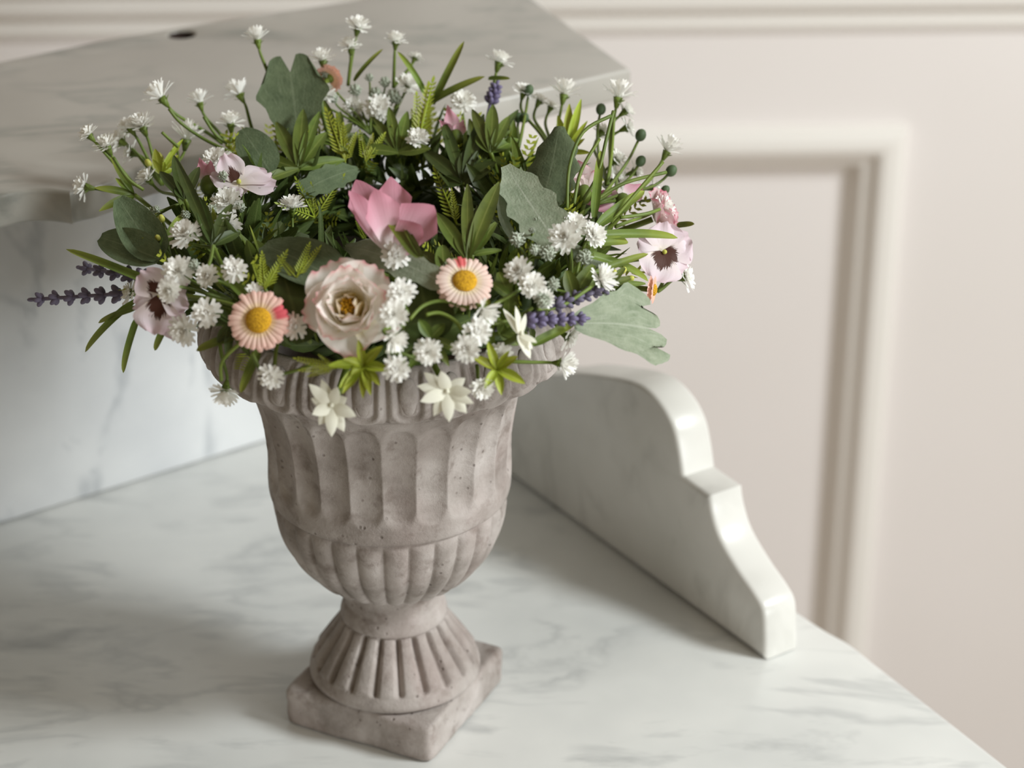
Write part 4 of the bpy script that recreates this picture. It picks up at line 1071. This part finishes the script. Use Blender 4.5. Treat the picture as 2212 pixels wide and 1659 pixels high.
S('flat white blossom in front of the pink bud', (800, 590), [(856, 553, 28, O, (.1, .1, 1), .026)])
S('white blossoms climbing the right side of the cream rose', (890, 700), [(868, 632, 28, O, (.2, .1, 1), .026), (850, 680, 30, FU, (.1, .1, 1), .030), (845, 730, 22, SH, (.6, -.4, .6), .026)])
S('white blossom between the left daisy and the cream rose', (670, 740), [(640, 706, 27, O, (-.5, 0, 1), .010)])
S('round white blossom below the dark broad leaf, right of the rose', (960, 720), [(925, 760, 28, FU, (0, -.1, 1), .020)])
S('three white blossoms in a row below the right-hand daisy', (1000, 700), [(1041, 668, 25, SH, (.6, -.6, .6), .018), (1032, 716, 28, O, (.2, .1, 1), .022), (1008, 752, 28, FU, (-.1, -.1, 1), .022)])
S('white blossom with wide petals right of the large lime star', (890, 760), [(857, 795, 27, O, (0, -.1, 1), .022)])
S('white blossom behind the five-pointed lime star', (1060, 740), [(1078, 768, 26, O, (.1, .1, 1), .010)])
S('shaggy white blossom between the star flower and the lime star', (1030, 790), [(1040, 835, 25, FU, (.3, -.5, .8), .014)])
S('white blossom on a side stem at the right of the rim', (1100, 780), [(1210, 785, 23, SH, (1, -.1, .4), .008)])
S('blurred white blossom behind the right of the rim', (1200, 700), [(1228, 728, 24, O, (.8, -.4, .3), -.006)])
S('blurred white blossoms at the far right beneath the pansy', (1420, 630), [(1478, 598, 26, O, (.9, .2, .3), -.006), (1462, 578, 22, O, (.9, .4, 0), -.01)])

SN = 'frosted seed head sprigs'
def SS(lab, base, items): sprig(lab, base, [(x, y, r, 'snow', None, p) for (x, y, r, p) in items], name='seed_head_sprig', cat='flower', group=SN, srad=.0006)
SS('frosted seed heads at left, one standing tall', (395, 440), [(396, 388, 14, .012), (397, 408, 13, .012), (400, 465, 11, .010), (322, 462, 14, .006), (338, 452, 9, .006)])
SS('frosted seed heads beside the stacked pair of blossoms', (505, 500), [(457, 452, 12, .010), (520, 448, 12, .012), (482, 380, 12, .020)])
SS('small frosted head right of the blossoms over the left pansy', (440, 600), [(420, 572, 13, .020)])
SS('frosted heads massed at the top of the bouquet', (800, 290), [(655, 190, 12, .004), (768, 195, 15, .002), (812, 202, 15, .004), (832, 178, 13, 0), (850, 208, 17, .004), (770, 258, 18, .006), (720, 212, 13, .006), (858, 214, 12, .004), (705, 160, 13, 0), (798, 168, 10, 0)])
SS('frosted heads on the pale diagonal leaf at right', (1140, 560), [(1172, 462, 17, .020), (1160, 478, 10, .020), (1117, 518, 18, .020), (1155, 540, 13, .020), (1184, 547, 18, .020), (1150, 498, 8, .020)])
SS('frosted heads beneath the big double blossoms', (1240, 640), [(1264, 556, 18, .018), (1195, 614, 15, .022), (1172, 650, 18, .024), (1208, 470, 12, .018)])
def SG_(lab, base, items, kind='green', grp='green seed head sprigs', nm='seed_sprig'): sprig(lab, base, [(x, y, r, kind, None, p) for (x, y, r, p) in items], name=nm, cat='plant', group=grp, srad=.0008)
SG_('green seed heads on long stems at the upper right', (1290, 440), [(1298, 236, 12, -.006), (1384, 292, 13, -.006), (1384, 348, 12, -.004), (1450, 369, 13, -.004), (1437, 410, 10, -.004)])
SG_('dark green seed heads before the shelf edge at right', (1120, 320), [(1143, 194, 11, -.004), (1120, 254, 11, 0), (1133, 255, 11, 0)])
SG_('tiny yellow-green buds on forked stems at left', (370, 560), [(349, 472, 9, .010), (330, 495, 9, .012), (341, 514, 8, .012), (311, 474, 8, .008), (313, 503, 8, .010)], 'yellow', 'yellow bud sprigs', 'bud_sprig')
SG_('yellow-green buds under the large pansy at right', (1300, 640), [(1325, 590, 10, .006), (1346, 584, 9, .006), (1362, 603, 9, .006), (1345, 636, 9, .008)], 'yellow', 'yellow bud sprigs', 'bud_sprig')
SG_('yellow buds at upper left behind the blossom cloud', (385, 400), [(342, 342, 15, 0), (320, 352, 9, 0), (380, 318, 9, 0), (362, 385, 12, .004)], 'yellow', 'yellow bud sprigs', 'bud_sprig')

# thin curved bare stems
def bare(label, groups_):
    b = hit(*groups_[0][0], .004); t = thing('bare_stem', label, 'plant', b, 'bare green stems')
    for pts_ in groups_:
        p3 = [hit(x, y, .012) for (x, y) in pts_]
        s0 = (p3[0] - CAM).dot(FW)
        for k in range(1, len(p3)):     # smooth the depth along the stem
            d = (p3[k] - CAM).dot(FW); r_ = ray(*pts_[k]); s0 = s0 + max(-.006, min(.006, d - s0)); p3[k] = CAM + r_ * (s0 / r_.dot(FW))
        path = []
        for k in range(len(p3) - 1):
            a = p3[max(0, k - 1)]; b_ = p3[k]; c = p3[k + 1]; d = p3[min(len(p3) - 1, k + 2)]
            for q in range(5):
                u = q / 5; path.append(0.5 * (2 * b_ + (c - a) * u + (2 * a - 5 * b_ + 4 * c - d) * u * u + (3 * b_ - a - 3 * c + d) * u ** 3))
        path.append(p3[-1])
        mb = MB(); mb.tube([q - b for q in path], .00085, 6); link('stem', mb.mesh('stem', M['stem']), t)
bare('curling stems right of the cream rose', [[(885, 690), (915, 660), (960, 650), (1015, 665)], [(920, 680), (950, 676), (985, 695), (1005, 728)], [(830, 760), (870, 765), (900, 778)]])
bare('arched stems under the chain of white blossoms', [[(1065, 660), (1100, 640), (1125, 625)], [(1160, 668), (1210, 662), (1265, 628), (1285, 612)], [(1060, 700), (1110, 690), (1150, 665)]])
bare('long straight stems fanning up at the right', [[(1225, 450), (1230, 360), (1260, 285), (1320, 250)], [(1240, 440), (1255, 370), (1295, 300)], [(1260, 430), (1290, 380), (1310, 300), (1325, 240)], [(1320, 480), (1380, 410), (1432, 350)], [(1290, 430), (1350, 395), (1440, 372)], [(1340, 470), (1395, 462), (1425, 452)]])
bare('arched stems under the upper left blossoms', [[(500, 330), (440, 300), (390, 265), (365, 235)], [(490, 310), (465, 290), (440, 252)], [(310, 410), (275, 385), (245, 340)], [(385, 318), (365, 300), (350, 286)]])
bare('stems falling over the rim at left', [[(520, 740), (480, 780), (478, 822)], [(545, 760), (560, 795), (580, 806)], [(600, 810), (640, 800), (680, 785)]])
bare('stem running from the left pansy to the left daisy', [[(392, 636), (450, 645), (510, 660)], [(440, 600), (455, 560), (460, 530)]])
